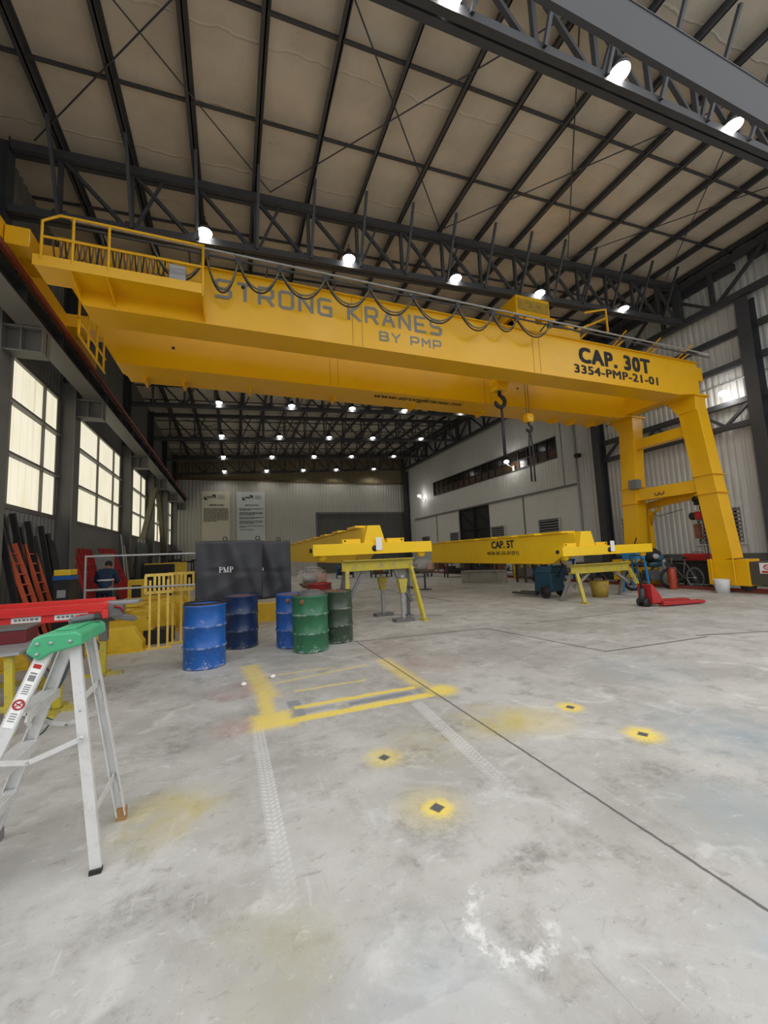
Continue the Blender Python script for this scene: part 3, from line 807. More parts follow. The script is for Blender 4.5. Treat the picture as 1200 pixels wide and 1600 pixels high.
# festoon rails and hanging cable loops
for dz in (0.0, .11): MB().beam((-2.4, 7.25, 6.93 + dz), (13.45, 7.25, 6.93 + dz), .03, .03).build('festoon_rail', steel if dz == 0 else galv, crane)
for k in range(12):
    x = -2.0 + k * 1.32
    MB().beam((x, 7.24, 6.93), (x, GY0 + .02, 6.84), .03, .03).build('rail_arm', crane_yellow if k > 7 else steel, crane)
    if k > 8: MB().tube((x - .05, 7.1, 7.12), (x + .05, GY0 + .3, 6.86), .02).build('rail_arm', crane_yellow, crane)
lx = [-1.25, -.41, .13, .87, 1.74, 2.67, 3.64, 4.74, 5.67, 6.35, 7.35]
for a, b_ in zip(lx[:-1], lx[1:]):
    depth = {-.41: .64, .13: .52, -1.25: .55}.get(a, .47 if a < 5 else .36)
    for q in (0, 1):
        pts = []
        for i in range(15):
            u = i / 14
            pts.append((a + (b_ - a) * u, 7.25 - .025 * q, 6.90 - (depth - .05 * q) * (1 - abs(2 * u - 1) ** 2.2)))
        MB().path(pts, .016, 6).build('festoon_cable', (blackp, olive)[q], crane)
    MB().box(b_ - .05, b_ + .05, 7.21, 7.29, 6.86, 6.98).build('cable_carrier', steel, crane)
# rails of the cross access between the girders, left end
for z, r_ in ((5.55, .02), (5.85, .02)): MB().tube((-2.5, GY1 + .0, z), (-2.5, HY0 + .1, z), r_).build('access_rail', crane_yellow, crane)
for y in (8.1, 8.6, 9.1, 9.55): MB().tube((-2.5, y, 5.55), (-2.5, y, 6.3), .02).build('access_post', crane_yellow, crane)
# support legs
LXc = 13.3
def leg(yt, yb, w):
    m = MB()
    m.beam((LXc, yb, .92), (LXc, yt, 5.62), .48, .52, (0, 1, 0), .46, .56)
    l = m.build('leg', crane_yellow, crane, bevel=.01)
    c = MB(); c.prism([(yt - .29, GZ0 + .14), (yt + .58, GZ0 + .14), (yt + .27, 5.40), (yt - .27, 5.40)], LXc - .26, LXc + .24, 'X'); c.build('leg_head', crane_yellow, l, bevel=.008)
    MB().box(LXc - .34, LXc + .34, yt - .34, yt + .62, GZ0 + .06, GZ0 + .12).build('head_plate', crane_yellow, l)
    for z in (2.85, 3.4):
        u = (z - .92) / 4.7; y = yb + (yt - yb) * u
        MB().box(LXc - .29, LXc + .29, y - .33, y + .33, z - .012, z + .012).build('joint_flange', crane_yellow, l)
    return l
leg(7.82, 7.36, .5); leg(9.86, 10.15, .5)
MB().box(LXc - .14, LXc + .14, 7.85, 9.8, 4.72, 5.05).build('leg_tie', crane_yellow, crane, bevel=.006)
MB().box(LXc - .17, LXc + .17, 7.7, 10.0, 2.93, 3.32).build('leg_tie', crane_yellow, crane, bevel=.006)
MB().torus((LXc - .18, 8.9, 3.1), .07, .02, 'X', 14, 6, PI * .9, PI * 2.1).torus((LXc - .18, 9.06, 3.1), .07, .02, 'X', 14, 6, PI * .9, PI * 2.1).build('hook_mark', rust, crane)
MB().box(LXc - .42, LXc - .17, 9.55, 9.85, 3.33, 3.65).build('junction_box', M('grey enamel', (.16, .165, .17), .5), crane, bevel=.01)
b = MB().box(LXc - .28, LXc + .26, 6.75, 7.75, .2, .92).build('bottom_truck', crane_yellow, crane, bevel=.01)
MB().box(LXc - .28, LXc + .26, 9.75, 10.9, .2, .92).build('bottom_truck', crane_yellow, crane, bevel=.01)
MB().box(LXc - .24, LXc + .24, 5.6, 6.75, .25, .86).build('truck_motor_box', M('dull brown enamel', (.07, .06, .045), .6), b, bevel=.01)
sg = MB().box(LXc - .255, LXc - .24, 6.2, 6.52, .55, .83).build('warning_plate', paper, b)
MB().torus((LXc - .26, 6.36, .72), .06, .012, 'X', 18, 6).beam((LXc - .26, 6.32, .68), (LXc - .26, 6.40, .76), .012, .012).box(LXc - .262, LXc - .255, 6.24, 6.48, .57, .62).build('warning_mark', red, sg)
for y in (6.95, 10.6): MB().lathe([(0, -.07), (.17, -.07), (.17, .07), (0, .07)], (LXc, y, .21), 20, 'X').build('wheel', steel, b)
MB().tube((LXc - .36, 7.05, .25), (LXc - .36, 7.05, .95), .016, 8).tube((LXc - .36, 7.6, .25), (LXc - .36, 7.6, .95), .016, 8).tube((LXc - .36, 7.05, .95), (LXc - .27, 7.0, 1.0), .016, 8).build('rail_guard', crane_yellow, b)
tag(MB().box(LXc - .05, LXc + .05, YF + .3, YB - 8, 0, .05).box(LXc - .02, LXc + .02, YF + .3, YB - 8, .05, .1).build('floor_rail', rail_red), 'rust red crane rail on the floor under the yellow legs', 'rail')

# trolley on the girders
t = thing('crane_trolley', 'yellow hoist trolley box riding on top of the gantry crane', 'trolley', (7.9, 8.8, 6.92))
fr = MB(); fr.box(-.95, .95, -1.1, -.9, 0.1, .3); fr.box(-.95, .95, .9, 1.1, 0.1, .3); fr.box(-.75, -.55, -1.1, 1.1, .3, .5); fr.box(.55, .75, -1.1, 1.1, .3, .5)
fr.build('frame', crane_yellow, t, bevel=.006)
for x in (-.75, .75):
    for y in (-1.0, 1.0): MB().lathe([(0, -.05), (.11, -.05), (.11, .05), (0, .05)], (x, y, .12), 16, 'Y').build('wheel', steel, t)
hs = MB().box(-.55, .62, -.45, .45, 1.02, 1.55).build('hoist_housing', crane_yellow, t, bevel=.02)
MB().box(-.5, .57, -.46, -.45, 1.12, 1.45).build('vent_panel', M('grimy yellow panel', (.42, .27, .02), .6, 0, (.06, .04, .01), 1.0, 9, .6), hs)
MB().box(-.62, .75, -.5, .5, .96, 1.02).build('drip_tray', crane_yellow, hs)
MB().lathe([(0, -.5), (.26, -.5), (.26, .5), (0, .5)], (0, 0, .75), 20, 'X').build('rope_drum', steel, t)
MB().box(-.5, -.3, -.4, .4, .5, .98).box(.35, .55, -.4, .4, .5, .98).build('drum_stand', crane_yellow, t)
MB().path([(.9, -1.0, .4), (1.75, -1.3, .75)], .03).path([(1.75, -1.3, .35), (1.75, -1.3, 1.0), (1.1, -1.2, .85)], .03).build('cable_arm', crane_yellow, t)
def hookblock(x, y, ztop, zc, s, four, lab_block):
    for dx in ((-.09 * s, .09 * s) if not four else (-.12 * s, -.04 * s, .04 * s, .12 * s)):
        MB().tube((x + dx, y, ztop), (x + dx * .8, y, zc), .008, 6).build('wire_rope', blackp, t)
    b = MB(); b.box(x - .16 * s, x + .16 * s, y - .14 * s, y + .14 * s, zc - .1 * s, zc + .28 * s); b.lathe([(0, -.17 * s), (.19 * s, -.17 * s), (.19 * s, .17 * s), (0, .17 * s)], (x, y, zc + .1 * s), 18, 'Y')
    b = b.build('hook_block', crane_yellow, t, bevel=.01)
    h = MB(); h.tube((x, y, zc - .1 * s), (x, y, zc - .22 * s), .05 * s)
    pts = [(x, y, zc - .2 * s)] + [(x + .15 * s * math.sin(a), y, zc - .38 * s + .15 * s * math.cos(a)) for a in [q * .28 for q in range(1, 18)]]
    h.path(pts, [.045 * s] * 2 + [.055 * s] * (len(pts) - 4) + [.04 * s, .015 * s], 8); h.build('hook', black, b)
hookblock(-.98, 0, .5, -1.0, 1.05, True, '')
hookblock(-.05, 0, .5, -1.86, .62, False, '')
def sling(p, l, w, lab, strands):
    t = thing('lifting_sling', lab, 'sling', p)
    for dx in strands:
        MB().path([(0, 0, 0), (dx * .5, 0, -.15), (dx, 0, -.5), (dx, .01, -l)], w, 6).build('strand', blackp, t)
    MB().torus((0, 0, 0), .05, .014, 'X').build('ring', steel, t)
sling((6.96, 8.8, 5.33), 1.35, .028, 'dark lifting sling hanging from the larger crane hook', (-.02, .02))
sling((7.86, 8.8, 4.76), 1.45, .024, 'dark pair of lifting chains hanging from the smaller crane hook', (-.06, .06))

# ------------------------------------------------------------------ jib crane with chain hoist
t = thing('jib_crane', 'small yellow jib crane standing behind the rear gantry leg', 'crane', (14.0, 10.1, 0))
MB().box(-.2, .2, -.2, .2, 0, .03).build('base_plate', crane_yellow, t)
MB().beam((0, 0, .03), (0, 0, 2.9), .2, .22).build('post', crane_yellow, t)
MB().ibeam((0, .1, 2.78), (-.55, -2.35, 2.92), .14, .24, .015).build('arm', crane_yellow, t)
MB().path([(0, -.1, 2.1), (-.04, -.25, 2.5), (-.14, -.6, 2.66)], .05).build('arm_brace', crane_yellow, t)
MB().path([(-.03, -.2, 2.55), (-.15, -.5, 2.38), (-.3, -.9, 2.42), (-.42, -1.5, 2.5)], .01, 6).build('supply_cable', blackp, t)
t = thing('chain_hoist', 'red electric chain hoist hanging from the yellow jib arm', 'hoist', (13.58, 8.05, 2.1))
MB().box(-.12, .12, -.14, .14, .48, .62).lathe([(0, -.12), (.09, -.12), (.09, .12), (0, .12)], (0, -.1, .66), 12, 'X').lathe([(0, -.12), (.09, -.12), (.09, .12), (0, .12)], (0, .1, .66), 12, 'X').build('trolley', black, t, bevel=.01)
MB().torus((0, 0, .38), .08, .02, 'Y').build('hook', black, t)
MB().box(-.17, .13, -.2, .14, .02, .28).build('hoist_body', red, t, bevel=.04)
MB().lathe([(0, 0), (.12, 0), (.12, .2), (.06, .25), (0, .25)], (0, .12, .15), 14, 'Y').build('motor', black, t)
MB().path([(0, -.05, .02), (.02, -.02, -.6), (.05, 0, -1.15)], .014, 6).path([(.05, 0, .02), (.06, .1, -.7), (.05, .05, -1.2)], .01, 6).build('load_chain', steel, t)
MB().torus((.05, 0, -1.22), .06, .018, 'Y', 14, 6, -PI * .5, PI * 1.1).build('load_hook', steel, t)
MB().box(-.08, .08, .1, .24, -.55, -.1).build('chain_bag', rust, t)

# ------------------------------------------------------------------ louvres on the right wall
def louvre(y0, y1, z0, z1, lab):
    t = thing('wall_louvre', lab, 'louvre', (XR - .03, (y0 + y1) / 2, z0), 0, 'wall louvres')
    L = (y1 - y0) / 2; H = z1 - z0
    f = MB(); f.box(-.06, .04, -L, L, -.05, 0); f.box(-.06, .04, -L, L, H, H + .05); f.box(-.06, .04, -L - .05, -L, -.05, H + .05); f.box(-.06, .04, L, L + .05, -.05, H + .05)
    f.build('frame', white_sheet, t)
    MB().box(.0, .02, -L, L, 0, H).build('backing', black, t)
    n = max(4, int(H / .12))
    for k in range(n):
        z = H * (k + .5) / n
        MB().beam((-.035, -L, z), (-.035, L, z), .015, .07, (-.6, 0, 1)).build('slat', galv, t)
louvre(7.95, 9.3, 1.35, 2.5, 'large louvre vent low on the right wall behind the gantry leg')
louvre(15.65, 17.05, 2.2, 2.9, 'louvre vent in the nearest white door leaf')
louvre(20.0, 21.3, 2.2, 2.85, 'louvre vent in the white door just right of the dark gates')
louvre(25.2, 26.4, 2.15, 2.8, 'louvre vent in the white door just left of the dark gates')
louvre(29.8, 31.2, 2.0, 2.75, 'louvre vent in the farthest white door leaf')
louvre(11.0, 12.2, 1.35, 2.5, 'louvre vent between the right wall column and the rear gantry leg')
t = thing('wall_camera', 'small dark floodlight on a cable arm beside the doors', 'floodlight', (XR - .05, 14.0, 5.6))
MB().tube((0, .3, .05), (-.25, -.2, .05), .015).build('arm', steel, t); MB().box(-.45, -.2, -.25, -.05, -.05, .12).build('housing', black, t, bevel=.01)

# ------------------------------------------------------------------ banners on the back wall
def banner(x0, x1, z0, z1, lab, mat, head, paras, logo_x):
    y = YB - .09
    t = thing('wall_banner', lab, 'banner', ((x0 + x1) / 2, y, z0), 0)
    m = MB(); W2 = (x1 - x0) / 2; H = z1 - z0
    n = 12; vs = []
    for k in range(2):
        for i in range(n + 1):
            for j in range(2):
                vs.append((-W2 + 2 * W2 * i / n, (0 if k == 0 else .012) + .006 * math.sin(i * 1.7), j * H))
    q = 2 * (n + 1)
    fs = [(2 * i, 2 * i + 2, 2 * i + 3, 2 * i + 1) for i in range(n)] + [(q + 2 * i, q + 2 * i + 1, q + 2 * i + 3, q + 2 * i + 2) for i in range(n)]
    fs += [(0, 1, q + 1, q), (2 * n, q + 2 * n, q + 2 * n + 1, 2 * n + 1)] + [(2 * i, q + 2 * i, q + 2 * i + 2, 2 * i + 2) for i in range(n)] + [(2 * i + 1, 2 * i + 3, q + 2 * i + 3, q + 2 * i + 1) for i in range(n)]
    m.add(vs, fs); m.build('sheet', mat, t)
    yy = -.012
    lg = MB(); zt = H - .28; lx0 = logo_x; s = .62
    lg.prism([(lx0, zt - .42), (lx0, zt - .1), (lx0 + .12, zt - .28), (lx0 + .28, zt - .42)], yy - .004, yy, 'Y')
    lg.prism([(lx0 + .82, zt), (lx0 + .82, zt - .34), (lx0 + .7, zt - .14), (lx0 + .5, zt)], yy - .004, yy, 'Y')
    lg.build('logo_mark', ink, t)
    put_text(text_mesh('PMP', .3, .006, 1, .2), (lx0 + .17, yy, zt - .3), (1, 0, 0), (0, 0, 1), ink, t, .5, .17)
    put_text(text_mesh(head, .2, .008), (-.48, yy, H - 1.17), (1, 0, 0), (0, 0, 1), ink, t, 1.05, .11)
    k = MB(); rnd = random.Random(3)
    for dz in (.05, .17, .29): k.box(lx0 + .98, lx0 + .98 + rnd.uniform(.45, .62), yy - .003, yy, zt - dz - .04, zt - dz)
    k.build('small_print', M('grey print', (.2, .2, .2), .7), t)
    k = MB(); z = H - 1.38
    for p in paras:
        for ln in range(p):
            x = -W2 + .16; end = W2 - .12 if ln < p - 1 or p > 6 and ln < p - 1 else -W2 + .16 + rnd.uniform(.5, 1.2)
            while x < end - .08:
                wd = min(rnd.uniform(.08, .26), end - x); k.box(x, x + wd, yy - .003, yy, z - .045, z); x += wd + .035
            z -= .10
        z -= .10
    k.build('small_print', ink, t)
banner(-2.2, -.1, 3.05, 7.0, 'left cream banner with a long printed paragraph on the back wall', M('cream banner', (.66, .63, .53), .6), 'POLITICA DE LA CALIDAD', (11,), -.85)
banner(.42, 2.58, 2.95, 6.98, 'right bluish white banner with short printed paragraphs on the back wall', M('bluish banner', (.64, .70, .72), .6), 'OBJETIVOS DE CALIDAD', (2, 3, 2, 3, 2, 1), -.68)

# ------------------------------------------------------------------ the two small girders on trestles
def box_girder(name_lab, X0, X1, ya, yb, z0, z1, ex0, ex1, ez0, ez1, text2, label2=True):
    xc = (X0 + X1) / 2
    t = thing('crane_girder', name_lab, 'girder', (xc, ya, 0))
    def L(m): 
        m.v = [(v[0] - xc, v[1] - ya, v[2]) for v in m.v]; return m
    g = L(MB().prism([(ya + .12, ez0 + .02), (ya + .55, ez0 + .02), (ya + 1.0, z0), (yb, z0), (yb, z1), (ya + .12, z1)], X0, X1, 'X')).build('girder_body', new_yellow, t, bevel=.006)
    L(MB().box(X0 - .05, X1 + .05, ya + .3, yb, z1, z1 + .02)).build('top_flange', new_yellow, g)
    L(MB().box(X0 - .04, X1 + .04, ya + 1.1, yb, z0 - .02, z0)).build('bottom_flange', new_yellow, g)
    n = 7
    for k in range(n):
        y = ya + .5 + (yb - ya - 1) * k / n
        L(MB().box(X0 - .08, X1 - .02, y, y + .75, z1 + .02, z1 + .07)).build('deck_pad', new_yellow, t)
    e = L(MB().box(ex0, ex1, ya - .16, ya + .14, ez0, ez1)).build('end_truck', new_yellow, t, bevel=.008)
    L(MB().prism([(X0 + .04, z1 + .03), (X1 - .06, z1 + .03), (X1 + .06, ez1), (X0 - .06, ez1)], ya - .08, ya + .12, 'Y')).build('end_cap', new_yellow, t, bevel=.006)
    for s, x in ((-1, X0 - .55), (1, X1 + .12)):
        L(MB().box(x, x + .42, ya - .04, ya + .1, ez1, ez1 + .10)).build('stop_block', new_yellow, t)
        L(MB().lathe([(0, -.05), (.02, -.05), (.02, -.04), (0, -.04)], (x + (.06 if s < 0 else .36), ya, ez1 + .06), 10, 'Y')).build('bolt', black, t)
    for x in (ex0 + .22, ex1 - .22):
        L(MB().lathe([(0, -.05), (.1, -.05), (.1, .05), (0, .05)], (x, ya, ez0 - .01), 16, 'Y')).build('wheel', new_yellow, e)
    L(MB().lathe([(0, -.03), (.05, -.03), (.05, .0), (0, .0)], (ex0 - .01, ya, (ez0 + ez1) / 2), 12, 'X')).build('buffer', black, e)
    L(MB().lathe([(0, -.168), (.07, -.168), (.07, -.16)], ((ex0 + ex1) / 2 - .02, ya, (ez0 + ez1) / 2), 18, 'Y')).build('shaft_hole', black, e)
    pg = L(MB().box((ex0 + ex1) / 2 + .0, (ex0 + ex1) / 2 + .15, ya - .19, ya - .185, ez0 + .08, ez1 + .12)).build('paper_tag', paper, t)
    q = put_text(text_mesh('CAP. 5T', .3, .012), (X0 - xc, 0, 0), (0, -1, 0), (0, 0, 1), ink, g, 1.25 if label2 else .6, .26 if label2 else .16)
    q.location = (0, (3.9 if label2 else 5.2), z0 + (.50 if label2 else .42))
    if text2:
        q = put_text(text_mesh(text2, .15, .003), (X0 - xc, 0, 0), (0, -1, 0), (0, 0, 1), ink, g, 1.75, .16)
        q.location = (0, 4.2, z0 + .24)
    return t
box_girder('bright yellow girder with ribbed top on a trestle, just right of the black screens', 2.85, 3.25, 8.72, 21.6, 1.31, 2.12, 1.62, 4.45, 1.50, 1.75, None, False)
box_girder('bright yellow girder on sawhorses marked with capacity in black, in front of the white doors', 8.75, 9.2, 8.3, 16.9, 1.0, 1.84, 8.02, 11.35, 1.22, 1.46, '4058-SK-25-01(01)')

def trestle(lab, x0, x1, y0, y1, zt, spread, mat, mat2, cat='trestle', name='steel_trestle'):
    xc, yc = (x0 + x1) / 2, (y0 + y1) / 2
    t = thing(name, lab, cat, (xc, yc, 0))
    l = (x1 - x0) / 2
    MB().ibeam((-l, 0, zt - .12), (l, 0, zt - .12), .22, .24, .02).build('top_beam', mat, t)
    for sx in (-1, 1):
        for sy in (-1, 1):
            a = (sx * (l - .1), sy * .08, zt - .2); b_ = (sx * (l + .02), sy * spread, .02)
            g = MB(); g.beam(a, b_, .08, .08); g.beam((b_[0] - .0, b_[1] - .12, .012), (b_[0] + .0, b_[1] + .12, .012), .16, .024)
            g.build('leg', mat, t) if sy < 0 else g.build('leg', mat2, t)
        MB().beam((sx * (l - .05), -spread * .55, zt * .5), (sx * (l - .05), spread * .55, zt * .5), .05, .05).build('cross_bar', mat2, t)
        MB().beam((sx * (l - .06), 0, .38), (sx * l * .42, 0, zt - .24), .07, .07).build('brace', mat2, t)
    return t
trestle('large worn yellow trestle carrying the ribbed girder behind the green drums', 2.25, 3.95, 8.3, 8.9, 1.38, .42, worn_yellow, mid_galv)
trestle('worn yellow and grey sawhorse trestle under the capacity-marked girder', 8.5, 10.65, 8.2, 8.6, .98, .38, worn_yellow, M('worn grey steel', (.22, .22, .19), .6))
# adjustable yellow stands
for (x, y), lab in (((3.55, 8.35), 'adjustable yellow and grey post stand in front of the large trestle, nearer one'), ((3.45, 9.35), 'adjustable yellow and grey post stand behind the large trestle, farther one')):
    t = thing('post_stand', lab, 'stand', (x, y, 0))
    MB().box(-.22, .22, -.13, .13, 0, .06).build('foot', mid_steel, t)
    MB().tube((0, 0, .06), (0, 0, .75), .05).build('post', galv, t)
    MB().prism([(-.055, .62), (.055, .62), (.11, .92), (-.11, .92)], -.07, .07, 'Y').build('socket', worn_yellow, t)
    MB().tube((0, 0, .95), (0, 0, 1.0), .06).build('screw', galv, t)
# wrapped drives under the girders
plastic, pb = new_mat('clear wrinkled plastic wrap')
pb.inputs['Base Color'].default_value = (.85, .85, .84, 1); pb.inputs['Roughness'].default_value = .18; pb.inputs['Alpha'].default_value = .22
bump(pb, noise(objco(), 14, 4), .8, .03)
for (x, y), lab in (((2.12, 11.2), 'plastic wrapped drive motor below the ribbed girder, left of the trestle'), ((7.2, 14.6), 'plastic wrapped drive motor at the far end of the capacity-marked girder')):
    t = thing('wrapped_motor', lab, 'motor', (x, y, .72))
    MB().box(-.36, .36, -.24, .24, 0, .05).build('carton_tray', M('brown board', (.16, .10, .05), .8), t)
    MB().lathe([(0, -.2), (.12, -.2), (.13, -.17), (.13, .15), (0, .16)], (-.1, 0, .2), 16, 'X').build('motor', galv, t)
    MB().box(.06, .34, -.16, .16, .05, .30).build('gearbox', M('pink primer', (.42, .22, .16), .6), t, bevel=.03)
    MB().blob((-.04, 0, .24), .42, .28, .27, 24, 12, .06).build('plastic_wrap', plastic, t)
    s = thing('pipe_stand', 'low dark pipe stand under the wrapped motor %s' % ('near the red drum' if x < 4 else 'by the concrete beam'), 'stand', (x, y, 0))
    MB().tube((0, 0, .03), (0, 0, .66), .04).build('post', steel, s); MB().box(-.2, .2, -.2, .2, 0, .03).build('foot', steel, s); MB().box(-.3, .3, -.2, .2, .66, .718).build('head', steel, s)
    
# ------------------------------------------------------------------ oil drums
def drum(lab, loc, mat, lidmat, content=None, name='oil_drum', rz=0.0, tilt=0):
    t = thing(name, lab, 'drum', loc, rz)
    R = .285
    pr = [(0, .015), (R - .01, .015), (R, 0), (R + .004, .02), (R, .035), (R, .27), (R + .014, .285), (R + .014, .30), (R, .315), (R, .56), (R + .014, .575), (R + .014, .59), (R, .605), (R, .845), (R + .008, .855), (R + .008, .875), (R - .006, .88), (R - .01, .86)]
    MB().lathe(pr, n=40).build('shell', mat, t)
    MB().lathe([(R - .01, .862), (.24, .852), (0, .85)], n=32).build('lid', lidmat, t)
    return t
def drum_mat(name, col, dark, chip, streak=None):
    m, b = new_mat(name)
    co = objco(); n1 = noise(co, 4, 6, .7); n2 = noise(co, 13, 6, .7); n3 = noise(scaled(co, (9, 9, 1.2)), 1.3, 4)
    sp = N.nt.nodes.new('ShaderNodeSeparateXYZ'); N.nt.links.new(co, sp.inputs[0]); Z = N(sp.outputs[2])
    c = mixc(col, dark, n1.step(.45, .75) * .7)
    c = mixc(c, (.14, .05, .03), n2.step(.66, .70) * .8)
    c = mixc(c, chip, (n2 * .5 + noise(co, 40, 4, .7) * .5 + Z.step(.3, 0) * .06).step(.60, .64) * .75)
    ring = ((Z - .292).abs().min((Z - .582).abs()).min((Z - .02).abs())).step(.02, .006)
    c = mixc(c, chip, ring * n2.step(.42, .6) * .6)
    if streak: c = mixc(c, streak, n3.step(.60, .66) * Z.step(.3, .8) * .8)
    N.nt.links.new(c, b.inputs['Base Color']); b.inputs['Roughness'].default_value = .38
    return m
d1 = drum_mat('bright blue drum paint', (.012, .105, .40), (.008, .06, .26), (.45, .48, .52))
d2 = drum_mat('navy drum paint', (.008, .028, .10), (.006, .018, .06), (.20, .22, .25))
d3 = drum_mat('blue drum paint', (.012, .085, .34), (.01, .05, .2), (.35, .35, .38))
d4 = drum_mat('green drum paint', (.025, .14, .065), (.015, .08, .035), (.40, .46, .42))
d5 = drum_mat('dark green drum paint', (.035, .06, .035), (.025, .035, .025), (.30, .32, .25), (.55, .50, .08))
d6 = drum_mat('red drum paint', (.26, .015, .015), (.14, .012, .01), (.3, .12, .1))
t = drum('bright blue steel drum nearest the camera, with rusty open top', (-.37, 6.55, 0), d1, M('pinkish rust lid', (.48, .30, .22), .8, 0, (.25, .12, .07), .8, 9))
MB().torus((0, .03, .895), .275, .016, 'Z', 32, 6).build('clamp_ring', blackp, t)
drum('dark navy steel drum standing behind the bright blue one', (.15, 7.65, 0), d2, rust)
t = drum('blue steel drum with a white label, half hidden by the green drum', (.99, 7.2, 0), d3, rust)
t2 = MB()
for a in range(5):
    th = -PI / 2 + .18 - a * .07
    t2.beam((.292 * math.cos(th), .292 * math.sin(th), .38), (.292 * math.cos(th), .292 * math.sin(th), .56), .024, .004, (math.cos(th), math.sin(th), 0))
t2.build('white_label', paper, t)
MB().lathe([(0, -.006), (.04, -.006), (.04, .02)], (-.12, -.262, .78), 14, 'Y').build('rust_spot', rust, t)
t = drum('green steel drum in front, filled with grey scrap wrapped in plastic', (1.20, 6.72, 0), d4, rust)
MB().blob((.02, 0, .86), .235, .235, .11, 22, 10, .05).build('scrap_heap', M('grey bagged scrap', (.12, .115, .12), .55, 0, (.06, .06, .06), .6, 10, .3), t)
MB().lathe([(0, -.006), (.045, -.006), (.045, .02)], (-.16, -.238, .79), 14, 'Y').build('rust_spot', rust, t)
drum('dark green steel drum streaked with yellow paint, right of the green one', (1.74, 7.15, 0), d5, rust, rz=1.2)
drum('red steel drum standing farthest back behind the green drums', (1.9, 9.4, 0), d6, red)

# ------------------------------------------------------------------ black welding screens
def screen(lab, x0, x1, y, z0, z1, txt, rings, legs):
    t = thing('welding_screen', lab, 'screen', ((x0 + x1) / 2, y, 0))
    W2 = (x1 - x0) / 2; n, m_ = 26, 22
    vs = []; rnd = random.Random(int(x0 * 100))
    ph = [rnd.uniform(0, 6) for _ in range(6)]
    for k in (0, 1):
        for i in range(n + 1):
            for j in range(m_ + 1):
                u, v = i / n, j / m_
                d = .016 * math.sin(u * 9 + v * 5 + ph[0]) + .022 * abs(math.sin(v * 8 - u * 5 + ph[1])) * (1.1 - v) + .012 * math.sin(u * 23 + ph[2] + 4 * v) + .020 * max(0, 1 - abs(v - .47 - .03 * math.sin(u * 5)) * 22) + .018 * max(0, 1 - abs(u - .8 + .35 * (v - .3)) * 20)
                d *= min(1, 6 * min(u, 1 - u, 1.1 - v))
                vs.append((-W2 + 2 * W2 * u, d + (.006 if k else 0), z0 + (z1 - z0) * v - .03 * (1 - v) * math.sin(PI * u)))
    q = (n + 1) * (m_ + 1); idx = lambda i, j: i * (m_ + 1) + j
    fs = [(idx(i, j), idx(i + 1, j), idx(i + 1, j + 1), idx(i, j + 1)) for i in range(n) for j in range(m_)]
    fs += [tuple(q + a for a in reversed(f)) for f in fs]
    for i in range(n): fs += [(idx(i, 0), q + idx(i, 0), q + idx(i + 1, 0), idx(i + 1, 0)), (idx(i, m_), idx(i + 1, m_), q + idx(i + 1, m_), q + idx(i, m_))]
    mb = MB().add(vs, fs, True); mb.build('curtain', M('charcoal coated fabric', (.030, .032, .038), .5, 0, (.022, .022, .026), .5, 3), t)
    MB().path([(-W2, .03, z0), (-W2, .03, z1 - .01), (W2, .03, z1 - .01), (W2, .03, z0)], .012).build('frame', blackp, t)
    for x in rings: MB().torus((x, .03, z1 + .035), .035, .009, 'Y').build('eye_ring', blackp, t)
    for x in legs:
        MB().tube((x, .04, 0.0), (x, .04, z0 + .1), .014).beam((x, -.03, .012), (x, .48, .012), .03, .02).build('leg', blackp, t)
    def glyph(x, c):                                    # serif capitals
        m = MB(); zb = z0 + .50; h = .10; y_ = [-.05]
        def bar(a, b_, wd):
            y_[0] -= .0006; m.beam((x + a[0], y_[0], zb + a[1]), (x + b_[0], y_[0], zb + b_[1]), wd, .003, (0, -1, 0))
        if c == 'P':
            bar((.015, 0), (.015, h), .014); bar((0, .003), (.034, .003), .006); bar((0, h - .003), (.04, h - .003), .006)
            for a, b_ in (((.04, h - .003), (.056, h - .014)), ((.056, h - .012), (.056, h - .04)), ((.056, h - .038), (.04, h - .052)), ((.042, h - .052), (.015, h - .052))): bar(a, b_, .009)
        else:
            bar((.012, 0), (.012, h), .007); bar((.010, h), (.045, .0), .014); bar((.045, 0), (.078, h), .006); bar((.078, 0), (.078, h), .014)
            bar((0, .003), (.026, .003), .006); bar((.062, .003), (.094, .003), .006); bar((0, h - .003), (.02, h - .003), .006); bar((.074, h - .003), (.094, h - .003), .006)
        m.build('lettering', white_ink, t)
    for dx, c in ((0, 'P'), (.072, 'M'), (.178, 'P')): glyph(txt + dx, c)
    return t
screen('black welding screen with white lettering in the middle, in front', -.60, .53, 8.0, .78, 1.86, -.18, (-.08, .50), (.40, -.5))
screen('black welding screen partly hidden behind the front screen', .08, 1.14, 8.55, .72, 1.85, -.25, (.3,), (.40, -.5))

# galvanised hand rail
t = thing('hand_rail', 'grey galvanised two-bar hand rail behind the yellow guard frames', 'railing', (-1.4, 8.05, 0))
MB().path([(-.87, 0, .02), (-.87, 0, 1.66), (.83, 0, 1.65), (.83, 0, .02)], .022).build('frame', galv, t)
MB().tube((-.87, 0, 1.10), (.83, 0, 1.09), .018).build('mid_rail', galv, t)
for x in (-.87, .83): MB().beam((x, -.32, .012), (x, .05, .012), .06, .024).build('foot', galv, t)

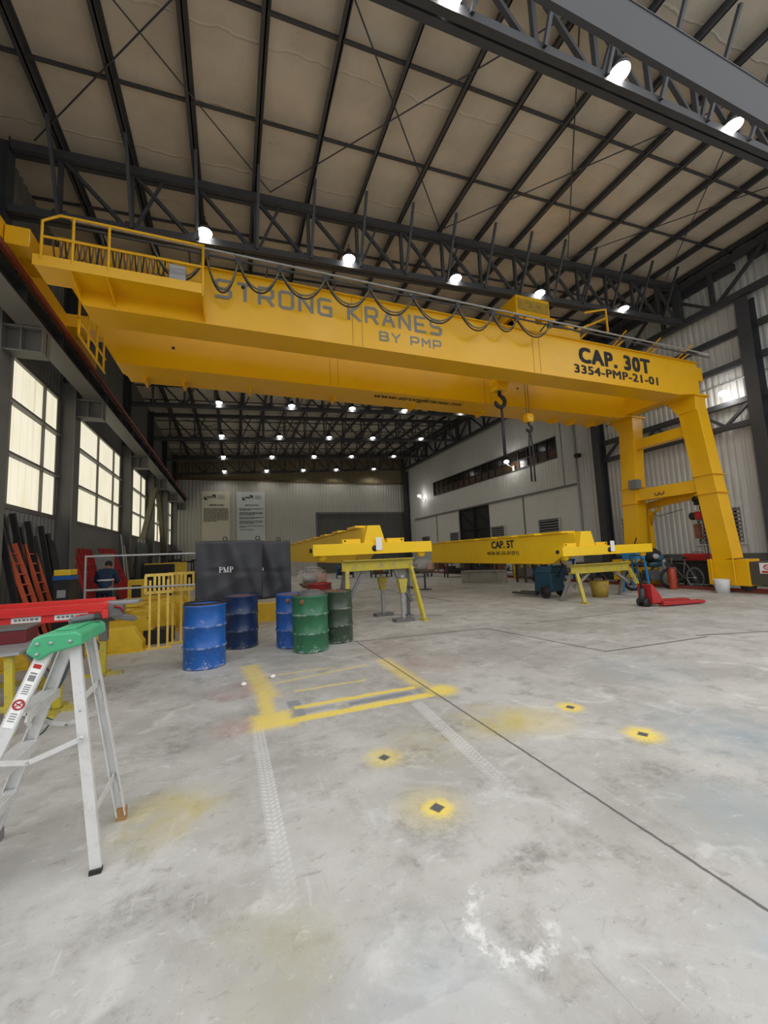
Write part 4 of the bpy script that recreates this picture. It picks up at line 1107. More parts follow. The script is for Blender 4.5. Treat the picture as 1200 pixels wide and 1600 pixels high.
# yellow upright guard frames
def guard(lab, x, y, rz, s=1.0):
    t = thing('guard_frame', lab, 'frame', (x, y, 0), rz, 'yellow guard frames')
    w_ = .42
    for px in (-.14, .0, .14): 
        MB().beam((px, 0, .03), (px, 0, 1.2 if px else 1.28), .035, .035).build('post', pale_yellow, t)
    MB().beam((-.2, 0, .015), (.2, 0, .015), .1, .03).build('foot', pale_yellow, t)
    h = MB()
    for z in (.98, 1.29): h.beam((-w_ / 2, 0, z), (w_ / 2, 0, z), .04, .05)
    for px in (-w_ / 2, -.07, .07, w_ / 2): h.beam((px, 0, .98), (px, 0, 1.29), .04, .04)
    for z in (.98, 1.29): h.beam((-w_ / 2, .22, z), (w_ / 2, .22, z), .03, .04); h.beam((-w_ / 2, 0, z), (-w_ / 2, .22, z), .03, .04); h.beam((w_ / 2, 0, z), (w_ / 2, .22, z), .03, .04)
    h.build('head_frame', pale_yellow, t)
guard('pale yellow upright guard frame, left of the pair behind the hand rail', -1.22, 8.28, .1)
guard('pale yellow upright guard frame, right of the pair beside the blue drum', -.90, 8.62, .1)

# ------------------------------------------------------------------ yellow end trucks stacked on the floor at the left
def floor_truck(lab, x0, x1, y, h, rz=0.0, d=.32):
    t = thing('yellow_end_truck', lab, 'end truck', ((x0 + x1) / 2, y, 0), rz, 'yellow end trucks on the floor')
    L = (x1 - x0) / 2
    MB().prism([(-L, .03), (L, .03), (L, h * .35), (L - .16, h), (-L + .16, h), (-L, h * .35)], -d / 2, d / 2, 'Y').build('box_body', pale_yellow if False else new_yellow_dull, t, bevel=.006)
    MB().box(-L - .03, L + .03, -d / 2 - .05, d / 2 + .05, 0, .03).build('sole_plate', new_yellow_dull, t)
    for x in (-.22, -.08, .08, .22):
        MB().box(x * L * 1.6 - .012, x * L * 1.6 + .012, -d / 2 - .035, -d / 2, .05, h * .7).build('rib', new_yellow_dull, t)
    MB().box(-.28 * L, .28 * L, -d / 2 - .03, d / 2, h, h + .035).build('pad', new_yellow_dull, t)
new_yellow_dull = M('dusty yellow paint', (.74, .49, .03), .5, 0, (.42, .27, .015), .5, 4, .15)
spec = [(-2.95, -1.45, 8.35, .40), (-2.85, -1.35, 8.95, .50), (-2.9, -1.3, 9.55, .56), (-2.85, -1.15, 10.15, .60), (-2.9, -1.1, 10.75, .60), (-2.8, -1.0, 11.35, .64), (-2.7, -.95, 11.95, .64)]
for k, (a, b_, y, h) in enumerate(spec):
    floor_truck('dusty yellow end truck lying on the floor, %s of the row from the camera' % ORD[k], a, b_, y, h)
for k in range(9):
    y = 9.6 + k * .36
    t = MB().prism([(0, 0), (.26, 0), (.26, .95), (.16, 1.02), (0, .35)], -.05, .05, 'Y')
    t = t.build('yellow_bracket', new_yellow_dull); t.location = (-.83, y, 0)
    tag(t, 'dusty yellow plate bracket in the row left of the black screen, %s going back' % ORD[k], 'bracket', 'yellow plate brackets')
tag(MB().box(-.42, .42, -.2, .2, 0, .3).prism([(-.42, .3), (.42, .3), (.3, .42), (-.3, .42)], -.2, .2, 'Y').build('yellow_ballast', new_yellow_dull), 'yellow steel block on the floor behind the black screens and drums', 'block').location = (.85, 10.4, 0)
tag(MB().box(-.24, .24, -.22, .22, 0, .26).build('black_crate', black, bevel=.01), 'low black crate behind the yellow guard frames', 'crate').location = (-1.3, 8.95, 0)
floor_truck('dusty yellow end truck lying left under the red fibreglass ladder', -3.85, -2.9, 7.75, .3, .35)

# ------------------------------------------------------------------ things along the left wall
def ladder_lean(lab, y, x0, x1, H, mat, w_=.36, rungs=9, name='leaning_ladder', grp='ladders leaning on the left wall'):
    t = thing(name, lab, 'ladder', (x0, y, 0), 0, grp)
    for s in (-1, 1):
        MB().beam((0, s * w_ / 2, .02), (x1 - x0, s * w_ / 2, H), .03, .07, (1, 0, .2)).build('rail', mat, t)
    for k in range(1, rungs + 1):
        u = k / (rungs + 1)
        MB().tube(((x1 - x0) * u, -w_ / 2, H * u), ((x1 - x0) * u, w_ / 2, H * u), .016, 8).build('rung', mat, t)
ladder_lean('orange ladder leaning on the left wall before the black bars, nearer one', 9.75, -3.35, -3.98, 2.0, orange)
ladder_lean('orange ladder leaning on the left wall before the black bars, farther one', 10.5, -3.4, -3.98, 2.0, orange)
for k in range(5): ladder_lean('red ladder in the stack at the wall left of the person, %s one' % ORD[k], 12.9 + .32 * k, -3.35 - .02 * k, -3.95, 2.0, red, .3, 8, grp='red ladders left of the person')
for k in range(4): ladder_lean('red ladder in the stack at the wall right of the person, %s one' % ORD[k], 15.2 + .4 * k, -3.1, -3.9, 2.05, red, .32, 8, grp='red ladders right of the person')
for k in range(9):
    y = 9.55 + k * .27
    h = (2.75, 2.55, 2.6, 2.35, 2.5, 2.2, 2.45, 2.3, 2.15)[k]
    o = MB().ibeam((0, 0, .03), (-.48, -.25 + .07 * k, h), .09, .09, .012) if k % 2 else MB().beam((0, 0, .03), (-.46, -.2 + .05 * k, h), .10, .06)
    o = o.build('leaning_bar', blackp); o.location = (-3.6, y, 0)
    tag(o, 'black steel bar leaning on the left wall behind the orange ladders, %s from the camera' % ORD[k], 'bar', 'black bars on the left wall')
t = thing('charger_cabinet', 'dark cabinet with a yellow lid at the foot of a left column', 'cabinet', (-3.15, 10.0, 0))
MB().box(-.14, .14, -.2, .2, 0, 1.25).build('body', blackp, t, bevel=.01); MB().box(-.14, .14, -.22, .2, 1.33, 1.45).build('lid', new_yellow_dull, t, bevel=.02); MB().box(-.15, .15, -.21, .21, 1.25, 1.33).build('blue_band', blue, t); MB().box(-.07, .07, -.215, -.2, .9, 1.05).build('gauge_panel', galv, t)
for k in range(3):
    t = thing('gas_cylinder', 'tall dark grey green gas cylinder by the left wall, %s of three' % ORD[k], 'cylinder', (-3.45 + .02 * k, 18.35 + .45 * k, 0), 0, 'gas cylinders')
    MB().lathe([(0, 0), (.12, 0), (.12, 2.1), (.1, 2.25), (.05, 2.35), (0, 2.35)], n=16).build('body', M('grey green enamel', (.07, .085, .085), .45), t)
    MB().tube((0, 0, 2.35), (0, 0, 2.5), .035).build('valve_cap', galv, t)
t = thing('steel_cabinet', 'pale grey cabinet standing behind the person', 'cabinet', (-3.75, 14.75, 0))
MB().box(-.25, .25, -.3, .3, .02, 1.85).build('body', M('pale grey enamel', (.30, .31, .31), .5), t, bevel=.01); MB().box(.25, .265, -.29, -.01, .08, 1.8).build('door', M('pale grey enamel', (.3, .31, .31), .5), t); MB().box(.25, .265, .01, .29, .08, 1.8).build('door', M('pale grey enamel', (.3, .31, .31), .5), t)
t = thing('yellow_bin', 'yellow sheet metal bin beside the person', 'bin', (-2.55, 13.6, 0))
MB().box(-.22, .22, -.2, .2, 0, 1.05).build('body', new_yellow_dull, t, bevel=.01); MB().box(-.12, .12, -.205, -.19, .55, .9).build('opening', black, t)
t = thing('open_locker', 'dark open locker with yellow edges beyond the hand rail', 'locker', (-2.5, 18.5, 0))
MB().box(-.65, .35, -.3, .3, 0, 1.45).build('body', black, t); MB().box(-.7, .75, -.32, .32, 1.45, 1.5).build('top', new_yellow_dull, t); MB().box(.36, .75, -.3, .3, 0, 1.45).build('side_box', new_yellow_dull, t)
for k, (x, y, h, m_) in enumerate(((-3.3, 22.3, 1.9, steel), (-2.9, 24.2, 1.6, blackp), (-3.1, 26.4, 2.1, steel), (-2.6, 28.6, 1.5, blackp), (-2.3, 31, 1.6, steel))):
    t = thing('dark_machine', 'dark machine frame by the far left wall, %s one going back' % ORD[k], 'machine', (x, y, 0), 0, 'dark machines at the far left')
    MB().box(-.4, .4, -.35, .35, 0, .7).build('base', m_, t, bevel=.02)
    for sx in (-.32, .32): MB().beam((sx, 0, .7), (sx, 0, h), .08, .1).build('post', m_, t)
    MB().beam((-.36, 0, h), (.36, 0, h), .12, .12).build('head', m_, t); MB().tube((0, 0, .75), (0, 0, h), .05).build('spindle', galv, t)
for k in range(4):
    o = MB().tube((0, 0, 0.0), (-.3, .1, 2.6 - .2 * k), .03, 8).build('leaning_pipe', (galv, olive)[k % 2]); o.location = (-3.55, 17.3 + .25 * k, .02)
    tag(o, 'thin pipe leaning on the left wall before the gas cylinders, %s going back' % ORD[k], 'pipe', 'pipes leaning by the brace')

# ------------------------------------------------------------------ person
def person():
    P_ = Vector((-3.1, 12.5, 0))
    def skin(name, nodes, edges, mat, parent, sub=2):
        me = bpy.data.meshes.new(name); me.from_pydata([n[:3] for n in nodes], edges, [])
        o = bpy.data.objects.new(name, me); COL.objects.link(o); me.materials.append(mat)
        sk = o.modifiers.new('skin', 'SKIN'); sk.use_smooth_shade = True
        lay = me.skin_vertices[0].data if me.skin_vertices else None
        if lay is None:
            bpy.context.view_layer.objects.active = o
            me.attributes
        for v, n in zip(me.skin_vertices[0].data, nodes): v.radius = (n[3], n[4] if len(n) > 4 else n[3])
        me.skin_vertices[0].data[0].use_root = True
        sb = o.modifiers.new('subsurf', 'SUBSURF'); sb.levels = sub; sb.render_levels = sub
        if parent: o.parent = parent
        return o
    skinm = M('skin', (.30, .16, .10), .55); navy = M('navy work jacket', (.012, .035, .085), .75, 0, (.008, .02, .05), .5, 8); trous = M('dark blue trousers', (.008, .014, .04), .8)
    nd = [(0, 0, .88, .12, .10)]                                             # pelvis is the root
    ed = []
    def add(p, par, *r): nd.append((*p, *r)); ed.append((par, len(nd) - 1)); return len(nd) - 1
    s1 = add((0, .03, 1.06), 0, .13, .10); s2 = add((0, .12, 1.25), s1, .15, .11); s3 = add((0, .20, 1.37), s2, .09, .08); nk = add((0, .27, 1.44), s3, .05); hd = add((0, .33, 1.50), nk, .075, .085); add((0, .37, 1.585), hd, .07, .08)
    nose = add((0, .43, 1.49), hd, .018)
    for s in (-1, 1):
        sh = add((s * .17, .17, 1.33), s2, .065); el = add((s * .24, .20, 1.08), sh, .045); wr = add((s * .15, .42, 1.02), el, .03); pm = add((s * .13, .49, 1.01), wr, .034, .018)
        for q, fx in enumerate((-.024, -.008, .008, .024)):
            f1 = add((s * .13 + fx, .54 - .004 * abs(q - 1), 1.0), pm, .0085); add((s * .13 + fx, .57, .975 + .003 * q), f1, .0075)
        th = add((s * .09, .475, 1.0), pm, .01); add((s * .075, .51, .985), th, .008)
        hp = add((s * .10, .01, .82), 0, .085); kn = add((s * .11, .04, .46), hp, .058); an = add((s * .115, .0, .09), kn, .04); ft = add((s * .12, .15, .04), an, .035)
    body = skin('person', nd, ed, skinm, None)
    tag(body, 'person in navy work jacket with reflective stripe, seen from behind, bending forward by red ladders', 'person')
    body.location = P_
    jn = [(0, -.01, .86, .16, .125), (0, .02, 1.0, .165, .125), (0, .07, 1.14, .17, .125), (0, .13, 1.27, .175, .12), (0, .21, 1.385, .085, .075)]
    je = [(0, 1), (1, 2), (2, 3), (3, 4)]
    for s in (-1, 1):
        k = len(jn); jn += [(s * .18, .17, 1.32, .085, .08), (s * .25, .20, 1.09, .065), (s * .16, .40, 1.03, .048)]; je += [(3, k), (k, k + 1), (k + 1, k + 2)]
    skin('jacket', jn, je, navy, body)
    tn = [(0, 0, .90, .14, .115)]; te = []
    for s in (-1, 1):
        k = len(tn); tn += [(s * .10, .01, .80, .105, .10), (s * .11, .04, .46, .078), (s * .115, .0, .10, .062)]; te += [(0, k), (k, k + 1), (k + 1, k + 2)]
    skin('trousers', tn, te, trous, body)
    for s in (-1, 1): MB().blob((s * .12, .09, .055), .05, .14, .05).build('boot', black, body)
    st = MB(); ring = []
    for i in range(28):
        a = 2 * PI * i / 28
        ring.append((.188 * math.cos(a), .068 + .142 * math.sin(a)))
    n = 28
    st.add([(x, y + .0, 1.10) for x, y in ring] + [(x, y + .012, 1.14) for x, y in ring], [(i, (i + 1) % n, n + (i + 1) % n, n + i) for i in range(n)], True)
    st.build('reflective_stripe', M('reflective tape', (.62, .66, .62), .4), body)
    MB().blob((0, .335, 1.535), .088, .102, .098).build('hair', black, body)
person()

# ------------------------------------------------------------------ red fibreglass ladder lying on trestle stands
t = thing('fibreglass_ladder', 'red fibreglass extension ladder lying flat on the yellow stands', 'ladder', (-1.55, 6.55, 0))
for y, z in ((-.10, .80), (.30, .86)):
    MB().box(-2.6, 0, y - .018, y + .018, z, z + .12).build('rail', fibre_red, t, bevel=.006)
    MB().box(-2.6, -.06, y - .045, y + .018, z + .10, z + .125).build('rail_lip', fibre_red, t)
for y, z in ((.0, .93), (.36, .97)): MB().box(-2.6, -.02, y - .02, y + .02, z - .02, z + .07).build('fly_rail', fibre_red, t, bevel=.006)
for k in range(8): MB().tube((-2.45 + .31 * k, -.08, .86), (-2.45 + .31 * k, .3, .92), .017, 8).build('rung', alu, t)
MB().box(-.02, .16, -.05, .10, .80, .96).prism([(.02, .86), (.3, .80), (.33, .74), (.27, .72), (.02, .78)], -.04, .0, 'Y').build('shoe', mid_steel, t, bevel=.015)
MB().box(-.1, .32, .08, .34, .95, 1.0).build('shoe', galv, t, bevel=.01)
MB().path([(.06, -.06, .94), (.14, -.07, .93), (.16, -.05, .86)], .014).build('strap', red, t)
for x0, x1 in ((-1.02, -.72), (-.58, -.22)):
    k = MB().box(x0, x1, -.122, -.1185, .825, .895).build('label_sticker', paper, t)
    q = MB(); xx = x0 + .03; rr = random.Random(int(-x0 * 10))
    while xx < x1 - .06:
        wv = rr.uniform(.015, .04); q.box(xx, xx + wv, -.1245, -.122, .848, .875); xx += wv + .014
    q.build('label_print', M('grey print', (.2, .2, .2), .7), k)
def tstand(lab, x, y, h):
    t = thing('yellow_stand', lab, 'stand', (x, y, 0), 0, 'yellow ladder stands')
    MB().box(-.035, .035, -.03, .03, .03, h * .62).build('lower_post', worn_yellow, t)
    MB().box(-.05, .05, -.045, .045, h * .6, h - .02).build('upper_post', mid_steel, t)
    MB().beam((-.24, 0, .018), (.24, 0, .018), .09, .036).beam((0, -.22, .018), (0, .22, .018), .09, .036).build('foot', worn_yellow, t)
    MB().beam((-.04, 0, h * .45), (-.26, 0, h - .05), .05, .05).build('brace', mid_steel, t)
    MB().beam((-.32, 0, h - .035), (.12, 0, h - .035), .12, .05).build('head', mid_steel, t)
tstand('yellow and grey T-foot stand under the right end of the red ladder', -1.66, 6.72, .79)
tstand('yellow and grey T-foot stand farther left under the red ladder', -3.3, 6.72, .79)

# steel work table, partly outside the frame
t = thing('work_table', 'grey steel plate table with yellow legs at the left picture edge', 'table', (-2.62, 5.2, 0), .1)
MB().box(-.75, .75, -.55, .55, .72, .745).build('table_top', galv, t)
for sx in (-.7, .7):
    for sy in (-.5, .5): MB().beam((sx, sy, .0), (sx * .94, sy * .94, .72), .06, .06).build('leg', worn_yellow, t)
for sy in (-.5, .5): MB().beam((-.7, sy, .25), (.7, sy, .25), .05, .05).build('stretcher', worn_yellow, t)
MB().beam((.7, -.5, .25), (.7, .5, .25), .05, .05).build('stretcher', worn_yellow, t)
t = thing('red_machine_box', 'dark red metal box with a grey lid lying on the steel table', 'box', (-2.3, 5.45, .746), .1)
MB().box(-.3, .3, -.2, .2, 0, .13).build('body', M('maroon enamel', (.14, .012, .015), .5), t, bevel=.008); MB().box(-.31, .31, -.21, .21, .13, .155).build('lid', mid_steel, t, bevel=.006)
t = thing('angle_grinder', 'grey and black power tool lying on the green ladder top', 'tool', (-.80, 2.84, 1.181), .9)
MB().path([(-.08, 0, .018), (-.03, 0, .02), (.03, 0, .02), (.055, 0, .02)], [.014, .018, .019, .016], 12).build('body', M('grey tool plastic', (.12, .12, .13), .5), t)
MB().lathe([(0, 0), (.028, 0), (.028, .012), (.018, .035), (0, .035)], (.075, 0, .002), 16).build('gear_head', black, t)
MB().path([(.02, 0, .038), (-.02, .005, .042), (-.05, 0, .034)], .005, 6).build('trigger', red, t)
# hose behind the ladder
o = MB().path([(-.84, 2.985, 1.10), (-.88, 3.0, 1.04), (-.92, 3.02, .99), (-.95, 3.03, .93), (-.98, 3.03, .84), (-1.01, 3.03, .76), (-1.04, 3.03, .72)], [.012, .02, .034, .04, .04, .034, .016], 12).path([(-1.04, 3.03, .72), (-1.08, 3.04, .70), (-1.06, 3.05, .64), (-1.0, 3.05, .60), (-1.04, 3.05, .54), (-1.1, 3.05, .50)], .005, 6).build('hanging_tool', M('slate blue plastic', (.05, .08, .11), .5))
tag(o, 'slate blue power tool hanging by its cord behind the step ladder top', 'tool')
tstand('low yellow T-foot stand behind the step ladder, beside the steel table', -1.72, 5.35, .70)

# ------------------------------------------------------------------ aluminium step ladder in front
def stepladder():
    t = thing('step_ladder', 'white aluminium step ladder with green plastic top at the left front', 'ladder', (0, 0, 0))
    TZ = 1.14
    # rails: near at low y, far at high y
    rear = {'n': ((-.775, 2.60, TZ - .02), (-.63, 2.53, .012)), 'f': ((-.785, 2.89, TZ - .02), (-.615, 2.96, .03))}
    front = {'n': ((-.86, 2.57, TZ - .0), (-1.27, 2.47, .03)), 'f': ((-.865, 2.92, TZ - .0), (-1.25, 3.04, .03))}
    def chan(p, q, w_, d, open_, up):
        m = MB(); p = Vector(p); q = Vector(q)
        m.beam(p, q, .006, w_, up)                                            # web
        a = Vector((0, open_ * d / 2, 0))
        fr_, _, A, B = m.frame(p, q, up)
        for s in (-1, 1): m.beam(p + B * (s * (w_ / 2 - .003)) + a, q + B * (s * (w_ / 2 - .003)) + a, d, .006, up)
        for s in (-.25, 0, .25): m.beam(p + B * (s * w_) - a * .08, q + B * (s * w_) - a * .08, .003, .006, up)
        return m
    for k, o in (('n', 1), ('f', -1)):
        r = chan(*rear[k], .048, .026, o, (1, 0, 0)).build('rear_rail', alu, t)
        q = Vector(rear[k][1]); MB().box(q.x - .026, q.x + .026, q.y - .016, q.y + .016, 0, .02 if k == 'n' else .07).build('foot', black if k == 'n' else M('worn wood block', (.36, .2, .07), .7), r)
        f = chan(*front[k], .062, .028, o, (1, 0, 0)).build('front_rail', alu, t)
        q = Vector(front[k][1]); MB().box(q.x - .045, q.x + .045, q.y - .022, q.y + .022, 0, .06).build('foot', M('grey rubber', (.2, .2, .19), .7), f)
        MB().lathe([(0, -.034), (.006, -.034), (.006, -.03)], (rear[k][0][0] + .05, rear[k][0][1] - .01, .77), 10, 'Y').build('rivet', galv, r)
    # steps
    for z in (.27, .53, .80):
        u = 1 - z / TZ
        a = Vector(front['n'][0]).lerp(Vector(front['n'][1]), u); b_ = Vector(front['f'][0]).lerp(Vector(front['f'][1]), u)
        s = MB(); s.box(a.x - .045, a.x + .045, a.y + .006, b_.y - .006, z - .012, z + .002); s.box(a.x + .04, a.x + .046, a.y + .006, b_.y - .006, z - .045, z); s.box(a.x - .046, a.x - .04, a.y + .006, b_.y - .006, z - .045, z)
        for q in range(4): s.box(a.x - .035 + q * .02, a.x - .03 + q * .02, a.y + .01, b_.y - .01, z + .002, z + .005)
        s.build('step', alu, t)
        MB().beam((a.x + .04, a.y + .01, z - .03), (a.x + .04, a.y + .07, z - .09), .004, .03).build('step_brace', alu, t)
    # rear horizontal and diagonal braces
    for z, d in ((.245, .0), (.82, .0)):
        u = 1 - z / TZ
        a = Vector(rear['n'][0]).lerp(Vector(rear['n'][1]), u); b_ = Vector(rear['f'][0]).lerp(Vector(rear['f'][1]), u)
        MB().beam(a, b_, .006, .035, (0, 0, 1)).build('rear_brace', alu, t)
        MB().beam(b_ + Vector((.0, 0, .0)), b_ + Vector((.015, -.0, -.10)), .02, .006).build('brace_clip', alu, t)
    # folding spreaders: flat bars on both sides, slightly bent
    for k in ('n', 'f'):
        zf, zr = (.60, .645)
        a = Vector(front[k][0]).lerp(Vector(front[k][1]), 1 - zf / TZ); b_ = Vector(rear[k][0]).lerp(Vector(rear[k][1]), 1 - zr / TZ)
        off = Vector((0, -.032 if k == 'n' else .032, 0))
        mid = a.lerp(b_, .42) + Vector((0, 0, -.045))
        s = MB()
        for p, q in ((a, mid), (mid, b_)): s.beam(p + off, q + off, .004, .024)
        s.tube(b_ + off * 1.3, b_ + off * .5, .010, 10); s.tube(mid + off * 1.3, mid + off * .5, .009, 10)
        s.build('spreader', alu, t)
    # green moulded cap
    g = M('green ladder plastic', (.055, .36, .17), .5, 0, (.16, .42, .26), .7, 9, .15)
    c = MB()
    pr = [(-.955, 1.085), (-.90, 1.04), (-.855, 1.07), (-.72, 1.10), (-.725, 1.155), (-.75, 1.17), (-.885, 1.168), (-.925, 1.155)]
    c.prism(pr, 2.535, 2.965, 'Y')
    c = c.build('top_cap', g, t, bevel=.010)
    MB().box(-.86, -.77, 2.62, 2.88, 1.168, 1.18).build('tool_tray', g, c, bevel=.006)
    for y in (2.532, 2.968):
        r = MB()
        for x, z in ((-.905, 1.075), (-.905, 1.125), (-.85, 1.125), (-.77, 1.125)):
            r.lathe([(0, -.004), (.008, -.004), (.008, .004), (0, .004)], (x, y, z), 12, 'Y')
        r.build('rivet', galv, c)
    # warning sticker on the near front rail
    p = Vector(front['n'][0]); q = Vector(front['n'][1]); d = (q - p).normalized(); n_ = Vector((0, -1, 0)); n_ = (n_ - d * n_.dot(d)).normalized(); w_ = d.cross(n_)
    def stick(u0, u1, h, mat, off, nm, par):
        a = p + d * u0 + n_ * off; b_ = p + d * u1 + n_ * off
        h = h * .85
        return MB().add([a - w_ * h / 2, a + w_ * h / 2, b_ + w_ * h / 2, b_ - w_ * h / 2, a - w_ * h / 2 + n_ * .001, a + w_ * h / 2 + n_ * .001, b_ + w_ * h / 2 + n_ * .001, b_ - w_ * h / 2 + n_ * .001], [(0, 1, 2, 3), (7, 6, 5, 4), (0, 4, 5, 1), (1, 5, 6, 2), (2, 6, 7, 3), (3, 7, 4, 0)]).build(nm, mat, par)
    s = stick(.12, .42, .052, paper, .0045, 'warning_sticker', t)
    stick(.125, .145, .040, red, .0058, 'print', s)
    c0 = p + d * .315 + n_ * .0062
    k = MB()
    pts = [c0 + (d * math.cos(a) + w_ * math.sin(a)) * .021 for a in [2 * PI * i / 20 for i in range(21)]]
    k.path(pts, .0045, 6); k.beam(c0 - d * .012 - w_ * .01, c0 + d * .012 + w_ * .01, .005, .004); k.beam(c0 + d * .004 - w_ * .012, c0 - d * .004 + w_ * .012, .005, .004); k.build('prohibition_mark', red, s)
    dk = M('grey print', (.2, .2, .2), .7)
    for a, b_ in ((.165, .172), (.178, .205), (.222, .226), (.232, .236), (.242, .246), (.252, .256), (.262, .266), (.355, .359), (.366, .370), (.377, .381), (.388, .392)): stick(a, b_, .034, dk, .0058, 'print', s)
stepladder()

# ------------------------------------------------------------------ equipment by the right wall
def wheel(m, c, R, r, axis): m.torus(c, R, r, axis, 28, 8)
t = thing('pallet_truck', 'red hand pallet truck with raised black handle on the floor', 'pallet truck', (9.15, 6.85, 0), -.15)
for y in (-.19, .19): 
    f = MB().prism([(.2, .03), (1.35, .02), (1.42, .05), (1.35, .09), (.2, .12)], y - .08, y + .08, 'Y').build('fork', red, t, bevel=.008)
    MB().lathe([(0, -.05), (.04, -.05), (.04, .05), (0, .05)], (1.2, y, .042), 12, 'Y').build('roller', black, f)
MB().prism([(-.02, .08), (.26, .08), (.24, .22), (.02, .52), (-.04, .52)], -.2, .2, 'Y').build('chassis', red, t, bevel=.01)
for y in (-.09, .09): MB().lathe([(0, -.03), (.095, -.03), (.1, 0), (.095, .03), (0, .03)], (-.08, y, .1), 18, 'Y').build('steer_wheel', black, t)
MB().lathe([(0, .1), (.06, .1), (.06, .42), (0, .42)], (-.1, 0, 0), 14).build('pump', steel, t)
MB().path([(-.1, 0, .35), (-.17, 0, 1.0)], .022).path([(-.17, 0, 1.0), (-.18, -.17, 1.08), (-.19, -.15, 1.2), (-.19, .15, 1.2), (-.18, .17, 1.08), (-.17, 0, 1.0)], .016).build('handle', blackp, t)

t = thing('power_stacker', 'dark teal pedestrian stacker truck beneath the capacity-marked girder', 'stacker', (8.85, 9.6, 0), .2)
MB().box(-.3, .3, -.28, .3, .18, .72).build('body', teal, t, bevel=.04)
MB().prism([(-.3, .72), (.3, .72), (.26, .92), (-.2, .92)], -.25, .28, 'Y').build('hood', teal, t, bevel=.02)
for x in (-.22, .22): MB().beam((x, .3, .1), (x, .3, .95), .06, .08).build('mast_rail', black, t)
for x in (-.38, .38):
    m = MB(); wheel(m, (x, -.1, .19), .15, .04, 'X'); m.lathe([(0, -.02), (.12, -.02), (.12, .02), (0, .02)], (x, -.1, .19), 16, 'X'); m.build('wheel', black, t)
for x in (-.2, .2): MB().box(x - .07, x + .07, .3, 1.2, .06, .12).build('fork', steel, t)
MB().path([(0, -.28, .6), (0, -.5, .95), (-.12, -.52, 1.0), (-.12, -.5, 1.08)], .02).build('tiller', black, t)

t = thing('yellow_bucket', 'rusty yellow square bucket between the sawhorse legs', 'bucket', (9.85, 8.75, 0))
MB().lathe([(0, .0), (.20, .0), (.26, .46), (.24, .46), (.19, .03), (0, .03)], n=12).build('body', M('rusty yellow paint', (.35, .24, .03), .7, 0, (.14, .08, .03), .9, 6, .4), t)
MB().torus((0, 0, .46), .25, .012, 'X', 14, 6, 0, PI).build('bail_handle', rust, t)
t = thing('blue_stand', 'light blue steel stand with slim legs right of the girder end', 'stand', (11.6, 8.95, 0), .2)
for x in (-.28, .28):
    for y in (-.2, .2): MB().beam((x * 1.1, y * 1.2, 0), (x * .8, y * .8, 1.25), .045, .045).build('leg', skyblue, t)
MB().box(-.28, .28, -.2, .2, 1.0, 1.32).build('hopper', skyblue, t, bevel=.01); MB().box(-.2, .2, -.15, .15, 1.32, 1.42).build('tank_top', white, t, bevel=.02); MB().beam((.1, 0, 1.4), (.5, .1, 1.65), .03, .03).build('lever', black, t)

t = thing('motorcycle', 'dark motorcycle with black seat parked by the right wall', 'motorcycle', (12.45, 9.1, 0), -.25)
for x, nm in ((-.62, 'wheel'), (.66, 'wheel')):
    m = MB(); wheel(m, (x, 0, .33), .29, .05, 'Y'); w0 = m.build(nm, black, t)
    m = MB(); m.torus((x, 0, .33), .23, .018, 'Y', 24, 6); m.lathe([(0, -.05), (.05, -.05), (.05, .05), (0, .05)], (x, 0, .33), 12, 'Y')
    for q in range(10):
        a = 2 * PI * q / 10; m.tube((x, 0, .33), (x + .22 * math.cos(a), 0, .33 + .22 * math.sin(a)), .006, 5)
    m.build('spokes', galv, w0)
MB().path([(.66, 0, .33), (.48, 0, .78), (.42, 0, 1.0)], .03).build('fork', galv, t)
MB().path([(.46, -.33, 1.08), (.42, -.12, 1.0), (.42, .12, 1.0), (.46, .33, 1.08)], .014).build('handlebar', black, t)
MB().blob((.18, 0, .80), .27, .14, .12).build('fuel_tank', M('dark teal enamel', (.012, .06, .08), .3), t)
MB().blob((-.32, 0, .80), .36, .14, .08).build('seat', black, t)
MB().box(-.2, .25, -.12, .12, .28, .62).lathe([(0, -.16), (.11, -.16), (.11, .16), (0, .16)], (-.02, 0, .38), 14, 'Y').build('engine', steel, t, bevel=.03)
MB().path([(.05, .15, .35), (-.3, .18, .3), (-.8, .2, .42)], .035).build('exhaust', galv, t)
MB().blob((.5, 0, .88), .08, .08, .08).build('headlamp', galv, t)
MB().path([(-.62, 0, .33), (-.3, 0, .5), (0, 0, .6), (.42, 0, .85)], .03).path([(-.3, 0, .5), (-.55, 0, .72)], .025).build('frame', blackp, t)
t = thing('draped_jacket_pile', 'dark heap of jackets and bags lying over the motorcycle', 'heap', (12.52, 9.08, .93))
MB().blob((.0, 0, .16), .36, .26, .22, 20, 12, .10).build('cover', M('black cloth', (.012, .012, .014), .8), t)
MB().blob((.2, -.12, .08), .16, .14, .14, 14, 8, .08).build('blue_cloth', M('faded blue cloth', (.03, .10, .15), .8), t); MB().blob((-.06, -.22, .12), .14, .06, .09, 12, 8, .1).build('white_rag', M('grey rag', (.35, .36, .36), .8), t)

